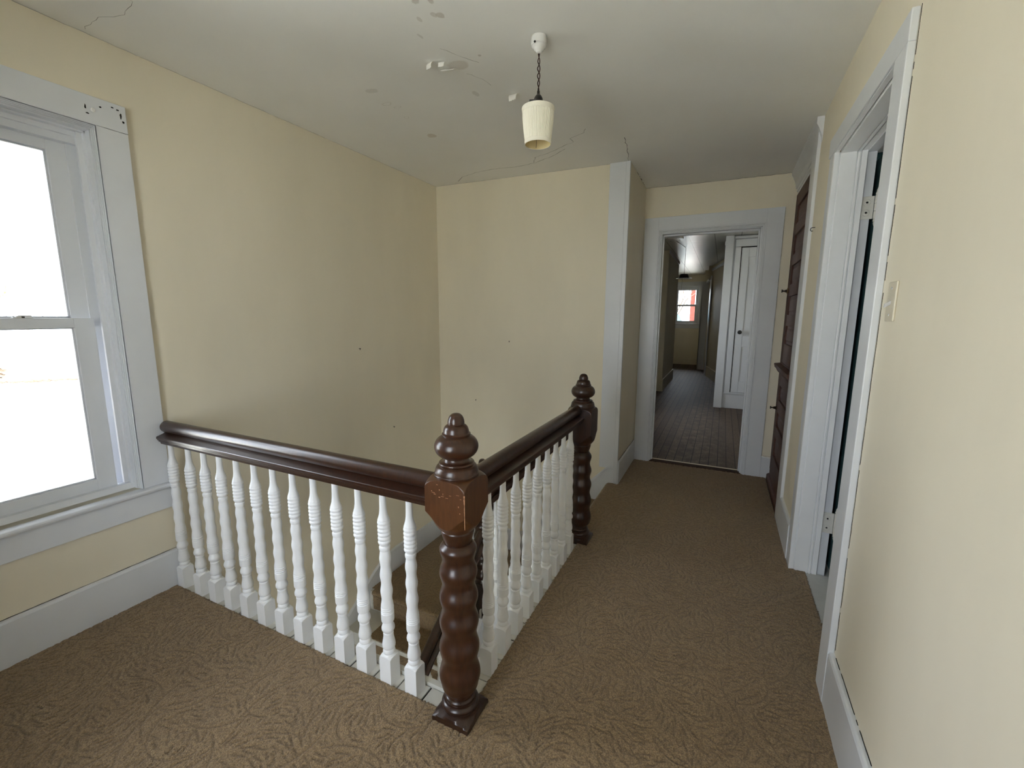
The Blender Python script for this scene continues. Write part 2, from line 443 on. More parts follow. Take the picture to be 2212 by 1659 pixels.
# ceiling: slightly sagging plaster with cracks
def ceiling():
    nx, ny = 24, 36
    x0, x1, y0, y1 = XL-0.2, XR+0.145, -1.7, YE+0.12
    def zz(x, y):
        t = (x-XL)/(XR-XL)
        a = 2.741+0.019*max(0, min(1, (y-1)/2.8))*(1-t)
        return a-0.032*max(0.0, min(1.0, (y-2.8)/1.7))*min(1, t*1.4)
    mb = MB(); vs = []
    for j in range(ny+1):
        for i in range(nx+1):
            x = x0+(x1-x0)*i/nx; y = y0+(y1-y0)*j/ny; vs.append((x, y, zz(x, y)))
    k = len(vs); vs += [(v[0], v[1], 2.95) for v in vs]
    fs = []
    w = nx+1
    for j in range(ny):
        for i in range(nx):
            a = j*w+i; fs.append((a, a+w, a+w+1, a+1)); fs.append((a+k, a+k+1, a+w+1+k, a+w+k))
    for i in range(nx):
        fs.append((i, i+1, i+1+k, i+k)); a = ny*w+i; fs.append((a+1, a, a+k, a+1+k))
    for j in range(ny):
        a = j*w; fs.append((a+w, a, a+k, a+w+k)); a = j*w+nx; fs.append((a, a+w, a+w+k, a+k))
    mb.add(vs, fs, 0, True)
    def crack(pts, wd=0.0022, seed=1):
        rr = random.Random(seed); P = []
        for (xa, ya), (xb, yb) in zip(pts[:-1], pts[1:]):
            L = math.hypot(xb-xa, yb-ya); n = max(2, int(L/0.03))
            for i in range(n):
                t = i/n; P.append((xa+(xb-xa)*t+rr.uniform(-.005, .005), ya+(yb-ya)*t+rr.uniform(-.005, .005)))
        P.append(pts[-1]); vs = []
        for i, (x, y) in enumerate(P):
            a = P[min(i+1, len(P)-1)]; b = P[max(i-1, 0)]; dx, dy = a[0]-b[0], a[1]-b[1]; L = math.hypot(dx, dy) or 1
            ww = wd*(0.4+rr.random()*0.9)
            for s in (-1, 1):
                X, Y = x-dy/L*ww*s, y+dx/L*ww*s; vs.append((X, Y, zz(X, Y)-0.0012))
        mb.add(vs, [(2*i, 2*i+2, 2*i+3, 2*i+1) for i in range(len(P)-1)], 1)
    crack([(-2.638, 1.107), (-2.48, 1.10), (-2.36, 1.14), (-2.234, 1.109), (-2.22, 1.02)], 0.0005, 2)
    crack([(-2.36, 3.72), (-2.25, 3.62), (-2.08, 3.56), (-1.90, 3.53), (-1.70, 3.56), (-1.50, 3.53), (-1.30, 3.44), (-1.17, 3.34)], 0.0015, 3)
    crack([(-1.50, 3.53), (-1.45, 3.42), (-1.30, 3.36), (-1.12, 3.26), (-1.07, 3.24), (-1.08, 3.17), (-0.96, 3.12), (-0.93, 3.06)], 0.0012, 4)
    crack([(-0.72, 3.30), (-0.74, 3.52), (-0.78, 3.78)], 0.0014, 5)
    crack([(-0.78, 3.79), (-0.765, 4.2), (-0.77, 4.57)], 0.003, 6)
    crack([(-0.77, 4.575), (-0.3, 4.575), (0.3, 4.575), (0.45, 4.575)], 0.003, 8)
    crack([(-2.66, 3.790), (-2.0, 3.792), (-0.8, 3.792)], 0.0011, 9)
    crack([(-2.668, 0.9), (-2.668, 2.0), (-2.668, 3.79)], 0.0008, 10)
    crack([(-1.30, 1.90), (-1.23, 2.02), (-1.19, 2.08)], 0.0006, 11)
    crack([(-1.30, 2.14), (-1.25, 2.22), (-1.24, 2.30)], 0.0006, 12)
    return mb.build('ceiling', [M['ceiling'], M['dark']], fix=False, angle=60)
structure(ceiling())

# upper floor slab around the stairwell
fl = MB()
fl.box(XL, XR, -1.5, 1.199, -0.30, -0.012); fl.box(XL, XR, 1.199, 1.274, -0.30, -0.03)
fl.box(-0.765, XR, 1.199, YE, -0.30, -0.012); fl.box(-0.842, -0.765, 1.274, 2.62, -0.30, -0.03); fl.box(-0.86, -0.765, 2.62, YE, -0.30, -0.012)
structure(fl.build('floor', M['plasterlow']))
# downstairs shell so that the stairwell is a closed place
structure(MB().box(XL, XR, -1.5, YE, -3.0, -2.9).build('floor_downstairs', M['boards']))
# curb boards under the balusters, with gaps
cb = MB(); GR = random.Random(31)
def curb(mb):
    gaps = [-2.655]+[-2.50+0.1275*i for i in range(0, 13)]+[-0.88]
    xs = [g for g in gaps]
    for a, b_ in zip(xs[:-1], xs[1:]):
        mb.box(a+0.0015+0.003*GR.random(), b_-0.0015-0.004*GR.random(), 1.200, 1.272, -0.03, -0.006-0.002*GR.random())
    mb.box(-2.66, -0.86, 1.275, 1.300, -0.32, 0.008)
    mb.box(-2.66, -0.80, 1.20, 1.28, -0.04, -0.013, 1)
    ys = [1.305]+[1.395+0.131*i for i in range(0, 10)]+[2.63]
    for a, b_ in zip(ys[:-1], ys[1:]):
        mb.box(-0.838, -0.768, a+0.0015+0.003*GR.random(), b_-0.0015-0.004*GR.random(), -0.03, -0.006-0.002*GR.random())
    mb.box(-0.868, -0.843, 1.275, 2.70, -0.32, 0.008)
    mb.box(-0.85, -0.770, 1.30, 2.64, -0.04, -0.013, 1)
curb(cb)
structure(cb.build('trim_1', [M['white2'], M['dark']], bevel=0.0015), 'white painted curb boards along the stairwell edge under the balusters')

# baseboards
def baseboard(name, p0, p1, side, h=0.205, t=0.02, mat=None):
    prof = [(0, 0), (t, 0), (t, h-0.012), (t-0.004, h-0.003), (t-0.010, h), (0, h)]
    return structure(MB().extrude(prof, p0, p1, side).build(name, mat or M['trim']))
baseboard('baseboard_left', (XL, -1.15, -0.01), (XL, 1.236, -0.01), (1, 0, 0), 0.218)
baseboard('baseboard_hall_left', (XH, YB-0.02, -0.01), (XH, YE-0.02, -0.01), (1, 0, 0), 0.222, 0.014)
baseboard('baseboard_end', (0.405, YE, -0.01), (XR+0.05, YE, -0.01), (0, -1, 0), 0.21, 0.020)
baseboard('baseboard_right', (XR, -1.15, -0.01), (XR, 1.885, -0.01), (-1, 0, 0), 0.235)
baseboard('baseboard_right_far', (XR, 3.03, -0.01), (XR, 3.50, -0.01), (-1, 0, 0), 0.235)
baseboard('baseboard_behind', (XL, -1.15, -0.01), (XR, -1.15, -0.01), (0, 1, 0), 0.21)

# corner board where the stairwell wall meets the hall
tb = MB()
tb.box(-0.930, -0.797, YB-0.022, YB+0.0, 0.14, 2.74)
tb.box(-0.796, XH+0.002, YB-0.026, YB-0.001, -0.01, 2.738)
structure(tb.build('trim_2', M['trim'], bevel=0.002), 'white vertical corner board between stairwell wall and hallway')

# ------------------------------------------------------------------ end doorway
dw = empty('door_1'); structure(dw, 'open doorway with white casing at the end of the hallway')
def step_casing(mb, x0, x1, y, dirn):
    mb.box(x0, x1, y-0.020, y, -0.01, 2.43)
c = MB()
y = YE
c.box(-0.758, -0.628, y-0.022, y, -0.01, 2.435); c.box(0.282, 0.412, y-0.022, y, -0.01, 2.435)
c.box(-0.628, 0.282, y-0.022, y, 2.318, 2.435)
c.build('casing', M['trim'], dw, bevel=0.002)
c = MB()
for k, (w0, w1, d) in enumerate(((0.0, 0.012, 0.030), (0.012, 0.020, 0.024), (0.020, 0.030, 0.016))):
    a = -0.630+w0; b_ = -0.630+w1
    c.box(a, b_, y-d, y+0.01, -0.01, 2.320-w0)
    c.box(0.284-w1, 0.284-w0, y-d, y+0.01, -0.01, 2.320-w0)
    c.box(b_, 0.284-w1, y-d, y+0.01, 2.320-w1, 2.320-w0)
c.build('bead_moulding', M['trim'], dw, bevel=0.0015)
c = MB()
c.box(-0.602, -0.590, y+0.0, y+0.14, -0.01, 2.292); c.box(0.240, 0.256, y-0.002, y+0.14, -0.01, 2.296); c.box(-0.602, 0.256, y-0.002, y+0.14, 2.28, 2.296)
c.box(-0.590, -0.578, y+0.05, y+0.085, -0.01, 2.28); c.box(0.228, 0.240, y+0.05, y+0.085, -0.01, 2.28); c.box(-0.59, 0.24, y+0.05, y+0.085, 2.266, 2.28)
c.build('jamb', M['trim'], dw, bevel=0.002)
c = MB(); c.extrude([(-0.05, -0.01), (0.05, -0.01), (0.045, 0.004), (-0.04, 0.008)], (-0.60, y+0.03, 0), (0.25, y+0.03, 0), (0, 1, 0))
c.build('threshold', M['threshold'], dw)

# ------------------------------------------------------------------ right doorway into the dark teal room
dr = empty('door_2'); structure(dr, 'open doorway with white casing and painted hinges on the right wall')
c = MB()
c.box(XR-0.022, XR, 1.88, 1.998, -0.01, 2.345)
c.box(XR-0.022, XR, 1.88, 3.03, 2.345, 2.44)
c.box(XR-0.015, XR-0.002, 2.925, 3.03, -0.01, 2.345)
c.build('casing', M['trim'], dr, bevel=0.003)
c = MB()   # moulded far jamb, facing the window behind the camera; whiter paint stands in for its light
x0 = XR-0.015
for a, b_, yy in ((x0-0.001, x0+0.0205, 2.908), (x0+0.020, x0+0.026, 2.916), (x0+0.026, x0+0.095, 2.905), (x0+0.095, x0+0.099, 2.912),
                  (x0+0.099, x0+0.110, 2.903), (x0+0.110, x0+0.116, 2.912), (x0+0.116, 0.600, 2.907)):
    c.box(a, b_, yy, 2.935, -0.01, 2.345)
for a, b_, zz in ((x0, x0+0.020, 2.343), (x0+0.026, x0+0.095, 2.335), (x0+0.099, x0+0.110, 2.333), (x0+0.116, 0.600, 2.337)):
    c.box(a, b_, 2.0, 2.91, zz, 2.36)
for a, b_ in ((XR-0.015, 0.600),):
    c.box(a, b_, 1.985, 2.004, -0.01, 2.345)
c.build('jamb', M['baluster'], dr, bevel=0.0015)
c = MB()
c.box(0.600, 0.642, 2.925, 2.945, -0.01, 2.345); c.box(0.600, 0.642, 2.0, 2.93, 2.33, 2.36); c.box(0.600, 0.642, 1.985, 2.0, -0.01, 2.345)
c.build('hinge_jamb', M['trim'], dr, bevel=0.0015)
c = MB().box(0.535, 0.66, 1.99, 2.92, -0.02, -0.004); c.build('threshold', M['lino'], dr, bevel=0.003)
def hinge(z0, z1):
    mb = MB(); zc = (z0+z1)/2; h = (z1-z0)/2
    mb.box(0.597, 0.652, 2.917, 2.925, z0, z1)
    for zs in (zc-h*0.45, zc+h*0.45):
        mb.lathe([(0.0165, 2.918), (0.0165, 2.9145), (0.012, 2.9135), (0.0115, 2.915), (0.007, 2.915), (0.006, 2.913), (0.0005, 2.913)][::1], 0.622, zs, 20, axis='Y')
    hg = mb.build('hinge', M['white2'], dr, bevel=0.002)
    k = MB(); X, Y = 0.662, 2.914
    n = 3
    for i in range(n):
        a = z0+(z1-z0)*i/n; b_ = z0+(z1-z0)*(i+1)/n
        k.lathe([(0.0086, a+0.001), (0.0092, a+0.003), (0.0092, b_-0.003), (0.0086, b_-0.001)], X, Y, 18)
    for s, zz in ((1, z1), (-1, z0)):
        pr = [(0.0086, 0), (0.0060, 0.005), (0.0082, 0.009), (0.0082, 0.013), (0.005, 0.018), (0.0062, 0.023), (0.0045, 0.030), (0.0006, 0.040)]
        pts = [(r, zz+s*q) for r, q in pr]
        if s < 0: pts = pts[::-1]
        k.lathe(pts, X, Y, 18)
    k.build('hinge_barrel', M['white2'], hg)
    for zs in (zc-h*0.45, zc+h*0.45):
        MB().lathe([(0.0055, 2.9148), (0.0045, 2.9115), (0.001, 2.911)], 0.622, zs, 14, axis='Y').build('screw', M['black'], hg)
hinge(2.000, 2.112); hinge(0.262, 0.385)
# the slab, folded right back against the wall of the teal room
sl = MB(); sl.box(0.672, 0.708, 2.955, 3.76, 0.01, 2.32)
so = sl.build('door_slab', M['teal'], dr, bevel=0.003)
# teal room shell
structure(walls('X', 3.4, 3.5, 0.4, 6.0, -0.1, 2.9, [(3.55, 4.05, 1.9, 2.4)]).build('wall_teal_far', M['teal']))  # unseen opening added high up to let light onto the teal walls
structure(walls('Y', 4.45, 4.55, 0.64, 3.5, -0.1, 2.9).build('wall_teal_end', M['teal']))
structure(walls('Y', 0.3, 0.4, XR+0.145, 3.5, -0.1, 2.9, []).build('wall_teal_near', M['teal']))
structure(MB().box(XR+0.145, 0.640, 3.03, 4.45, 0, 2.75).build('wall_teal_side', M['teal']))
structure(MB().box(XR+0.145, 3.5, 0.3, 4.55, -0.15, -0.012).build('floor_teal_room', M['lino']))
structure(MB().box(XR+0.145, 3.5, 0.3, 4.55, 2.75, 2.95).build('ceiling_teal_room', M['ceiling']))

# ------------------------------------------------------------------ windows
def window(name, loc, rotz, W, zs, zh, zm, label, jamb=0.06, lock=(0.18, -0.18), depth=0.2, stoolw=None, blind_left=False):
    # local X along wall, local Y outwards, Z up; wall face at y=0
    root = empty(name, loc, rotz); structure(root, label)
    hw = W/2; cw = 0.122
    c = MB()
    for s in (-1, 1):
        c.box(s*hw, s*(hw+cw), -0.022, 0, zs, zh)
    c.box(-hw-cw, hw+cw, -0.024, 0, zh, zh+0.122)
    c.build('casing', M['trim'], root, bevel=0.002)
    c = MB()
    for s in (-1, 1):      # fluted inner edge of the casing and deep jamb
        e = s*hw
        for y0, y1, t in ((-0.022, -0.012, 0.000), (-0.010, -0.003, 0.003), (-0.001, 0.006, 0.006), (0.010, 0.018, 0.008), (0.022, 0.060, 0.011), (0.060, 0.2, 0.018)):
            c.box(e+s*0.004, e-s*t, y0, y1, zs, zh+0.004)
        c.box(e-s*0.0, e-s*jamb, 0.132, 0.2, zs+0.01, zh)
        c.box(e-s*0.0, e-s*(jamb-0.022), 0.078, 0.094, zs+0.03, zh)
    for y0, y1, t in ((-0.022, -0.012, 0.000), (-0.010, -0.003, 0.004), (-0.001, 0.006, 0.008), (0.010, 0.018, 0.011), (0.022, 0.060, 0.016), (0.060, 0.2, 0.024)):
        c.box(-hw, hw, y0, y1, zh-t, zh+0.004)
    c.box(-hw, hw, 0.100, 0.2, zh-0.075, zh); c.box(-hw, hw, 0.085, 0.1, zh-0.045, zh)
    c.build('jamb', M['trim'], root, bevel=0.0012)
    c = MB()
    nose = [(-0.042, 0.006), (-0.050, 0.012), (-0.052, 0.020), (-0.048, 0.027), (-0.040, 0.030), (0.06, 0.030), (0.06, 0), (-0.036, 0)]
    c.extrude(nose, (-hw-cw-0.012, 0, zs-0.030), (hw+cw+0.012, 0, zs-0.030), (0, 1, 0))
    c.build('stool', M['trim'], root)
    c = MB(); c.extrude([(0.05, -0.004), (0.2, -0.004), (0.2, 0.020), (0.10, 0.020), (0.092, 0.028), (0.062, 0.028), (0.052, 0.006)], (-hw, 0, zs), (hw, 0, zs), (0, 1, 0))
    c.build('sill', M['trim'], root)
    c = MB(); c.box(-hw-cw, hw+cw, -0.018, 0, zs-0.145, zs-0.028); c.build('apron', M['trim'], root, bevel=0.003)
    def sash(nm, hwid, y0, y1, z0, z1, st, rb, rt):
        s = MB()
        s.box(-hwid, -hwid+st, y0, y1, z0, z1); s.box(hwid-st, hwid, y0, y1, z0, z1)
        s.box(-hwid+st, hwid-st, y0, y1, z0, z0+rb); s.box(-hwid+st, hwid-st, y0, y1, z1-rt, z1)
        # glazing bead
        g0 = 0.007
        for a, b_ in ((-hwid+st, -hwid+st+g0), (hwid-st-g0, hwid-st)): s.box(a, b_, y0+0.012, y1-0.006, z0+rb, z1-rt)
        s.box(-hwid+st, hwid-st, y0+0.012, y1-0.006, z0+rb, z0+rb+g0); s.box(-hwid+st, hwid-st, y0+0.012, y1-0.006, z1-rt-g0, z1-rt)
        so = s.build(nm, M['trim'], root, bevel=0.0015)
        ym = (y0+y1)/2+0.006
        MB().box(-hwid+st-0.002, hwid-st+0.002, ym-0.0015, ym+0.0015, z0+rb-0.002, z1-rt+0.002).build('glass_pane', M['glass'], so)
        return so
    lo = sash('lower_sash', hw-jamb, 0.095, 0.127, zs+0.022, zm+0.022, 0.076, 0.058, 0.044)
    sash('upper_sash', hw-jamb+0.002, 0.140, 0.172, zm-0.020, zh-0.073, 0.069, 0.044, 0.046)
    for u in lock:
        k = MB(); zz = zm+0.022
        k.box(u-0.030, u+0.030, 0.098, 0.122, zz, zz+0.004)
        k.lathe([(0.012, zz+0.004), (0.011, zz+0.010), (0.004, zz+0.012)], u-0.006, 0.110, 16)
        k.extrude([(-0.005, 0), (0.005, 0), (0.004, 0.006), (-0.004, 0.006)], (u-0.01, 0.108, zz+0.007), (u+0.028, 0.100, zz+0.007), None)
        k.box(u-0.004, u+0.006, 0.0975, 0.101, zz+0.001, zz+0.008, 1)
        k.build('sash_lock', [M['white2'], M['nail']], lo, bevel=0.001)
    return root
w1 = window('window_1', (XL, 0.635, 0), H, 0.95, 0.60, 2.35, 1.456, 'white double-hung window on the left wall beside the balustrade', lock=(0.175, -0.175))
window('window_2', (-0.95, -1.15, 0), math.pi, 1.20, 0.50, 2.35, 1.456, 'double-hung window behind the viewer')
window('window_3', (-0.95, -1.15, 0), math.pi, 1.50, -2.00, -0.55, -1.28, 'unseen downstairs window added to light the lower stair')  # added out of view to brighten the stringer and stairwell
window('window_4', (-1.075, 14.7, 0), 0, 0.70, 1.27, 2.42, 1.83, 'far double-hung window at the end of the back hall', jamb=0.02, lock=(0.0,))
window('window_5', (-1.9, 6.55, 0), H, 0.90, 0.60, 2.35, 1.456, 'side window of the back hall')
# damaged paint and an old curtain screw on the head casing of window_1
mb = MB()
rr = random.Random(3)
for (yy, zz, ry, rz) in ((0.445, 2.418, 0.004, 0.016), (0.500, 2.436, 0.006, 0.005), (0.545, 2.452, 0.007, 0.004), (0.575, 2.425, 0.005, 0.018), (0.583, 2.400, 0.006, 0.010), (0.450, 2.392, 0.009, 0.004), (0.565, 2.448, 0.008, 0.005)):
    n = 9; ry *= 0.8; rz *= 0.75; P = [(yy+ry*math.cos(2*math.pi*i/n)*rr.uniform(.6, 1.2), zz+rz*math.sin(2*math.pi*i/n)*rr.uniform(.6, 1.2)) for i in range(n)]
    vs = [(a, -0.0246, b_) for a, b_ in P]+[(a, -0.0236, b_) for a, b_ in P]
    mb.add(vs, [tuple(range(n-1, -1, -1)), tuple(range(n, 2*n))]+[(i, (i+1) % n, (i+1) % n+n, i+n) for i in range(n)])
mb.build('paint_chip', M['dark'], w1)
MB().lathe([(0.008, -0.024), (0.009, -0.030), (0.006, -0.034), (0.001, -0.035)], 0.470, 2.412, 16, axis='Y').build('screw_head', M['porcelain'], w1)

# ------------------------------------------------------------------ carpet
def carpet_tile():
    T = 1.0; n = 440; img = np.zeros((n, n)); rr = random.Random(21)
    def stamp(x, y, w, a=1.0):
        r = int(3*w/T*n)+1; ci, cj = int(y/T*n), int(x/T*n)
        for di in range(-r, r+1):
            for dj in range(-r, r+1):
                d2 = ((di)**2+(dj)**2)*(T/n)**2
                v = a*math.exp(-d2/(2*w*w)); i, j = (ci+di) % n, (cj+dj) % n
                if v > img[i, j]: img[i, j] = v
    def curve(x, y, ang, L, k, w, a=1.0):
        st = 0.0028; P = []
        for i in range(int(L/st)):
            P.append((x, y, ang)); stamp(x, y, w, a*min(1, (L-i*st)/0.012))
            x += st*math.cos(ang); y += st*math.sin(ang); ang += k*st
        return P
    def free(x, y, rad):
        m = 0.0
        for k in range(8):
            c_ = 2*math.pi*k/8
            m = max(m, img[int((y+rad*math.sin(c_))/T*n) % n, int((x+rad*math.cos(c_))/T*n) % n])
        return max(m, img[int(y/T*n) % n, int(x/T*n) % n]) < 0.30
    def stroke(x, y, ang, L, k, w, a=1.0):
        # pre-walk; stop before running into another stroke
        st = 0.0028; P = []; X, Y, A = x, y, ang
        for i in range(int(L/st)):
            if not free(X, Y, 0.0070): break
            P.append((X, Y)); X += st*math.cos(A); Y += st*math.sin(A); A += k*st
        if len(P)*st < 0.016: return
        for i, (X, Y) in enumerate(P): stamp(X, Y, w, a*min(1, 0.45+(i+1)/4)*min(1, 0.35+(len(P)-i)/5))
    stems = []
    for gi in range(5):
        for gj in range(5):
            x = (gi+0.5+rr.uniform(-.3, .3))*T/5; y = (gj+0.5+rr.uniform(-.3, .3))*T/5
            k = rr.choice((-1, 1))*rr.uniform(4, 9)
            stems.append(curve(x, y, rr.uniform(0, 2*math.pi), rr.uniform(.22, .36), k, 0.0018, 0.85))
    for P in stems:
        for q in range(4, len(P)-2, 8):
            px, py, pa = P[q]
            for s_ in (-1, 1):
                t = q/len(P); l = 0.075*(0.55+0.45*math.sin(math.pi*min(1, t*1.1)))
                o = 0.0085; a0 = pa+s_*1.2
                stroke(px+o*math.cos(a0), py+o*math.sin(a0), pa+s_*rr.uniform(.55, .80), l, -s_*rr.uniform(3, 9), 0.0022, 1.0)
    # fill what is left with short leaf strokes following a slow flow
    for _ in range(2600):
        x, y = rr.uniform(0, T), rr.uniform(0, T)
        a0 = 2.2*math.sin(2*math.pi*x/T)+1.8*math.cos(2*math.pi*y/T+1)+rr.uniform(-.2, .2)
        if free(x, y, 0.013): stroke(x, y, a0, rr.uniform(.032, .065), rr.choice((-1, 1))*rr.uniform(4, 12), 0.0021, 0.95)
    return img, T, n
TILE, TT, TN = carpet_tile()
def groove_at(x, y):
    u = (x/TT % 1)*TN; v = (y/TT % 1)*TN
    i0 = np.floor(v).astype(int) % TN; j0 = np.floor(u).astype(int) % TN; i1 = (i0+1) % TN; j1 = (j0+1) % TN
    fu = u-np.floor(u); fv = v-np.floor(v)
    return (TILE[i0, j0]*(1-fu)*(1-fv)+TILE[i0, j1]*fu*(1-fv)+TILE[i1, j0]*(1-fu)*fv+TILE[i1, j1]*fu*fv)
RNG = np.random.default_rng(5)
def carpet_sheets(sheets, name, parent=None, base=-0.012):
    # sheets: (x0,x1,y0,y1,step,[surface fn]); builds one mesh
    V = []; F = []; G = []; off = 0
    for (x0, x1, y0, y1, st, fn) in sheets:
        nx = max(2, int(round((x1-x0)/st))); ny = max(2, int(round((y1-y0)/st)))
        X, Y = np.meshgrid(np.linspace(x0, x1, nx+1), np.linspace(y0, y1, ny+1))
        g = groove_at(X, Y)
        if st > 0.012: g = g*0
        e = np.minimum(np.minimum(X-x0, x1-X), np.minimum(Y-y0, y1-Y))
        Z = 0.002-0.0050*g+RNG.normal(0, 0.0006, X.shape)
        if fn is not None: P = fn(X, Y, Z)
        else: P = np.stack([X, Y, Z], -1)
        # small fuzz at edges
        V.append(P.reshape(-1, 3)); G.append(g.reshape(-1))
        idx = np.arange((nx+1)*(ny+1)).reshape(ny+1, nx+1)+off
        F.append(np.stack([idx[:-1, :-1], idx[:-1, 1:], idx[1:, 1:], idx[1:, :-1]], -1).reshape(-1, 4))
        off += (nx+1)*(ny+1)
    V = np.concatenate(V); F = np.concatenate(F); G = np.concatenate(G)
    me = bpy.data.meshes.new(name); me.vertices.add(len(V)); me.vertices.foreach_set('co', V.ravel())
    me.loops.add(F.size); me.loops.foreach_set('vertex_index', F.ravel())
    me.polygons.add(len(F)); me.polygons.foreach_set('loop_start', np.arange(0, F.size, 4)); me.polygons.foreach_set('loop_total', np.full(len(F), 4))
    me.update(calc_edges=True); me.validate()
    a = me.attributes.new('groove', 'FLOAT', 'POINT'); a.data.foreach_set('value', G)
    me.polygons.foreach_set('use_smooth', [True]*len(me.polygons))
    me.materials.append(M['carpet'])
    o = bpy.data.objects.new(name, me); COL.objects.link(o)
    if parent: o.parent = parent
    return o
def edge_roll(x_edge, axis, sgn, depth):
    # bends the last centimetres of pile down over an edge
    def fn(X, Y, Z):
        P = np.stack([X, Y, Z], -1); return P
    return fn
def flat_bound(xa, xb, ya, yb, r=0.006, drop=0.004, sides='WENS'):
    def fn(X, Y, Z):
        t = np.zeros_like(X); w = RNG.normal(0, 0.0022, X.shape)
        if 'W' in sides: t = np.maximum(t, np.clip(1-(X-xa)/r, 0, 1))
        if 'w' in sides: t = np.maximum(t, np.clip(1-(X-xa)/r, 0, 1)*(Y > 1.2)*(Y < 2.775))
        if 'E' in sides: t = np.maximum(t, np.clip(1-(xb-X)/r, 0, 1))
        if 'S' in sides: t = np.maximum(t, np.clip(1-(Y-ya)/r, 0, 1))
        if 'N' in sides: t = np.maximum(t, np.clip(1-(yb-Y)/r, 0, 1))
        Z2 = Z-drop*t**2; return np.stack([X+w*t, Y+w*t, Z2], -1)
    return fn
s = 0.0042
carpet = carpet_sheets([
    (XL+0.018, XR-0.018, -1.13, 0.25, 0.05, None),
    (XL+0.018, -0.775, 0.25, 1.205, s, flat_bound(XL, -0.775, 0.25, 1.205, sides='N')),
    (-0.775, XR-0.018, 0.25, YE-0.0, s, None if False else flat_bound(-0.775, XR, 0.25, YE, sides='w')),
    (XR-0.018, 0.545, 2.006, 2.912, s, flat_bound(0.4, 0.545, 2.0, 2.91, sides='E')),
    (-0.790, -0.775, 2.775, 3.776, s, None),
], 'carpet')
tag(carpet, 'brown carved-pile carpet with scrolling leaf pattern covering the upper floor', 'carpet')

# ------------------------------------------------------------------ staircase
stair = empty('staircase', (-1.56, 2.7, -0.91))
tag(stair, 'carpeted staircase turning down from the hallway behind the balustrades', 'staircase')
def under(o): o.parent = stair; o.matrix_parent_inverse = Matrix.Translation((1.56, -2.7, 0.91)); return o
RI = 0.182
sx = [-0.835, -1.010, -1.185, -1.360, -1.535]         # riser planes of the short flight
treads = []
for k in range(4):
    z = -RI*(k+1); x1 = sx[k]; x0 = sx[k+1]
    m = MB().box(x0-0.02, x1, 2.742, 3.79, z-0.05, z-0.010); m.box(x1-0.004, x1+0.004, 2.742, 3.79, z-0.01, z+RI-0.012)
    under(m.build('tread', M['white2']))
m = MB().box(XL, sx[4]+0.004, 2.64, 3.79, -0.91-0.24, -0.92); m.box(sx[4]-0.004, sx[4]+0.004, 2.64, 3.79, -0.92, -0.75)
under(m.build('landing', M['white2']))
yN = [2.640-0.265*i for i in range(12)]
for k in range(9):
    z = -0.91-RI*(k+1); y1 = yN[k]; y0 = yN[k+1]
    m = MB().box(XL, -1.545, y0-0.022, y1, z-0.035, z-0.0); m.box(XL, -1.545, y1-0.002, y1+0.012, z-0.03, z+RI-0.03)
    under(m.build('tread', M['white2'], bevel=0.004))
# carpet over the stairs: one ribbon following treads and rounded nosings
def ribbon(profile, a0, a1, axis, step=0.006):
    # profile: list of (s, z) in the running direction; swept from a0..a1 sideways
    pts = []
    for (p, q), (p2, q2) in zip(profile[:-1], profile[1:]):
        L = math.hypot(p2-p, q2-q); n = max(1, int(L/step))
        pts += [(p+(p2-p)*i/n, q+(q2-q)*i/n) for i in range(n)]
    pts.append(profile[-1]); pts = np.array(pts)
    d = np.concatenate([[0], np.cumsum(np.hypot(*np.diff(pts, axis=0).T))])
    nw = max(2, int((a1-a0)/step))
    A = np.linspace(a0, a1, nw+1)
    tan = np.gradient(pts, axis=0); tan /= np.linalg.norm(tan, axis=1, keepdims=True)+1e-9
    nor = np.stack([-tan[:, 1], tan[:, 0]], -1)
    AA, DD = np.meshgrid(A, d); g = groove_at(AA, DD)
    h = (-0.004*g+RNG.normal(0, 0.0006, g.shape))
    S = pts[:, 0][:, None]+nor[:, 0][:, None]*h; Z = pts[:, 1][:, None]+nor[:, 1][:, None]*h
    if axis == 'Y': P = np.stack([AA, S, Z], -1)
    else: P = np.stack([S, AA, Z], -1)
    return P, g
def stair_profile(nos, z0, run_end, sgn):
    # nos: nosing positions; z0 top level; going towards sgn direction
    prof = []; z = z0; 
    for i, p in enumerate(nos):
        r = 0.020
        prof.append((p-sgn*0.03, z))
        for k in range(0, 7):
            a = math.pi/2-math.pi*k/6; prof.append((p+sgn*(r*math.cos(a)), z-r+r*math.sin(a)))
        prof.append((p+sgn*0.008, z-2*r-0.004)); prof.append((p+sgn*0.007, z-RI+0.010)); prof.append((p+sgn*0.010, z-RI+0.002)); z -= RI
        prof.append((p+sgn*0.02, z))
    prof.append((run_end, z))
    return prof
def ribbon_object(name, parts, parent):
    V = []; F = []; G = []; off = 0
    for P, g in parts:
        ny, nx = g.shape; V.append(P.reshape(-1, 3)); G.append(g.reshape(-1))
        idx = np.arange(nx*ny).reshape(ny, nx)+off
        F.append(np.stack([idx[:-1, :-1], idx[:-1, 1:], idx[1:, 1:], idx[1:, :-1]], -1).reshape(-1, 4)); off += nx*ny
    V = np.concatenate(V); F = np.concatenate(F); G = np.concatenate(G)
    me = bpy.data.meshes.new(name); me.from_pydata(V.tolist(), [], F.tolist()); me.update()
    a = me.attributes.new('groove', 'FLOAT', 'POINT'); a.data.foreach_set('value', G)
    me.polygons.foreach_set('use_smooth', [True]*len(me.polygons)); me.materials.append(M['carpet'])
    o = bpy.data.objects.new(name, me); COL.objects.link(o); return under(o)
p1 = [(-0.785, 0.002)]+stair_profile([x for x in sx], 0.002, sx[4]-0.03, -1)
p2 = [(3.776, -0.905)]+stair_profile([y+0.0 for y in yN[:9]], -0.905, yN[8]-0.2, -1)
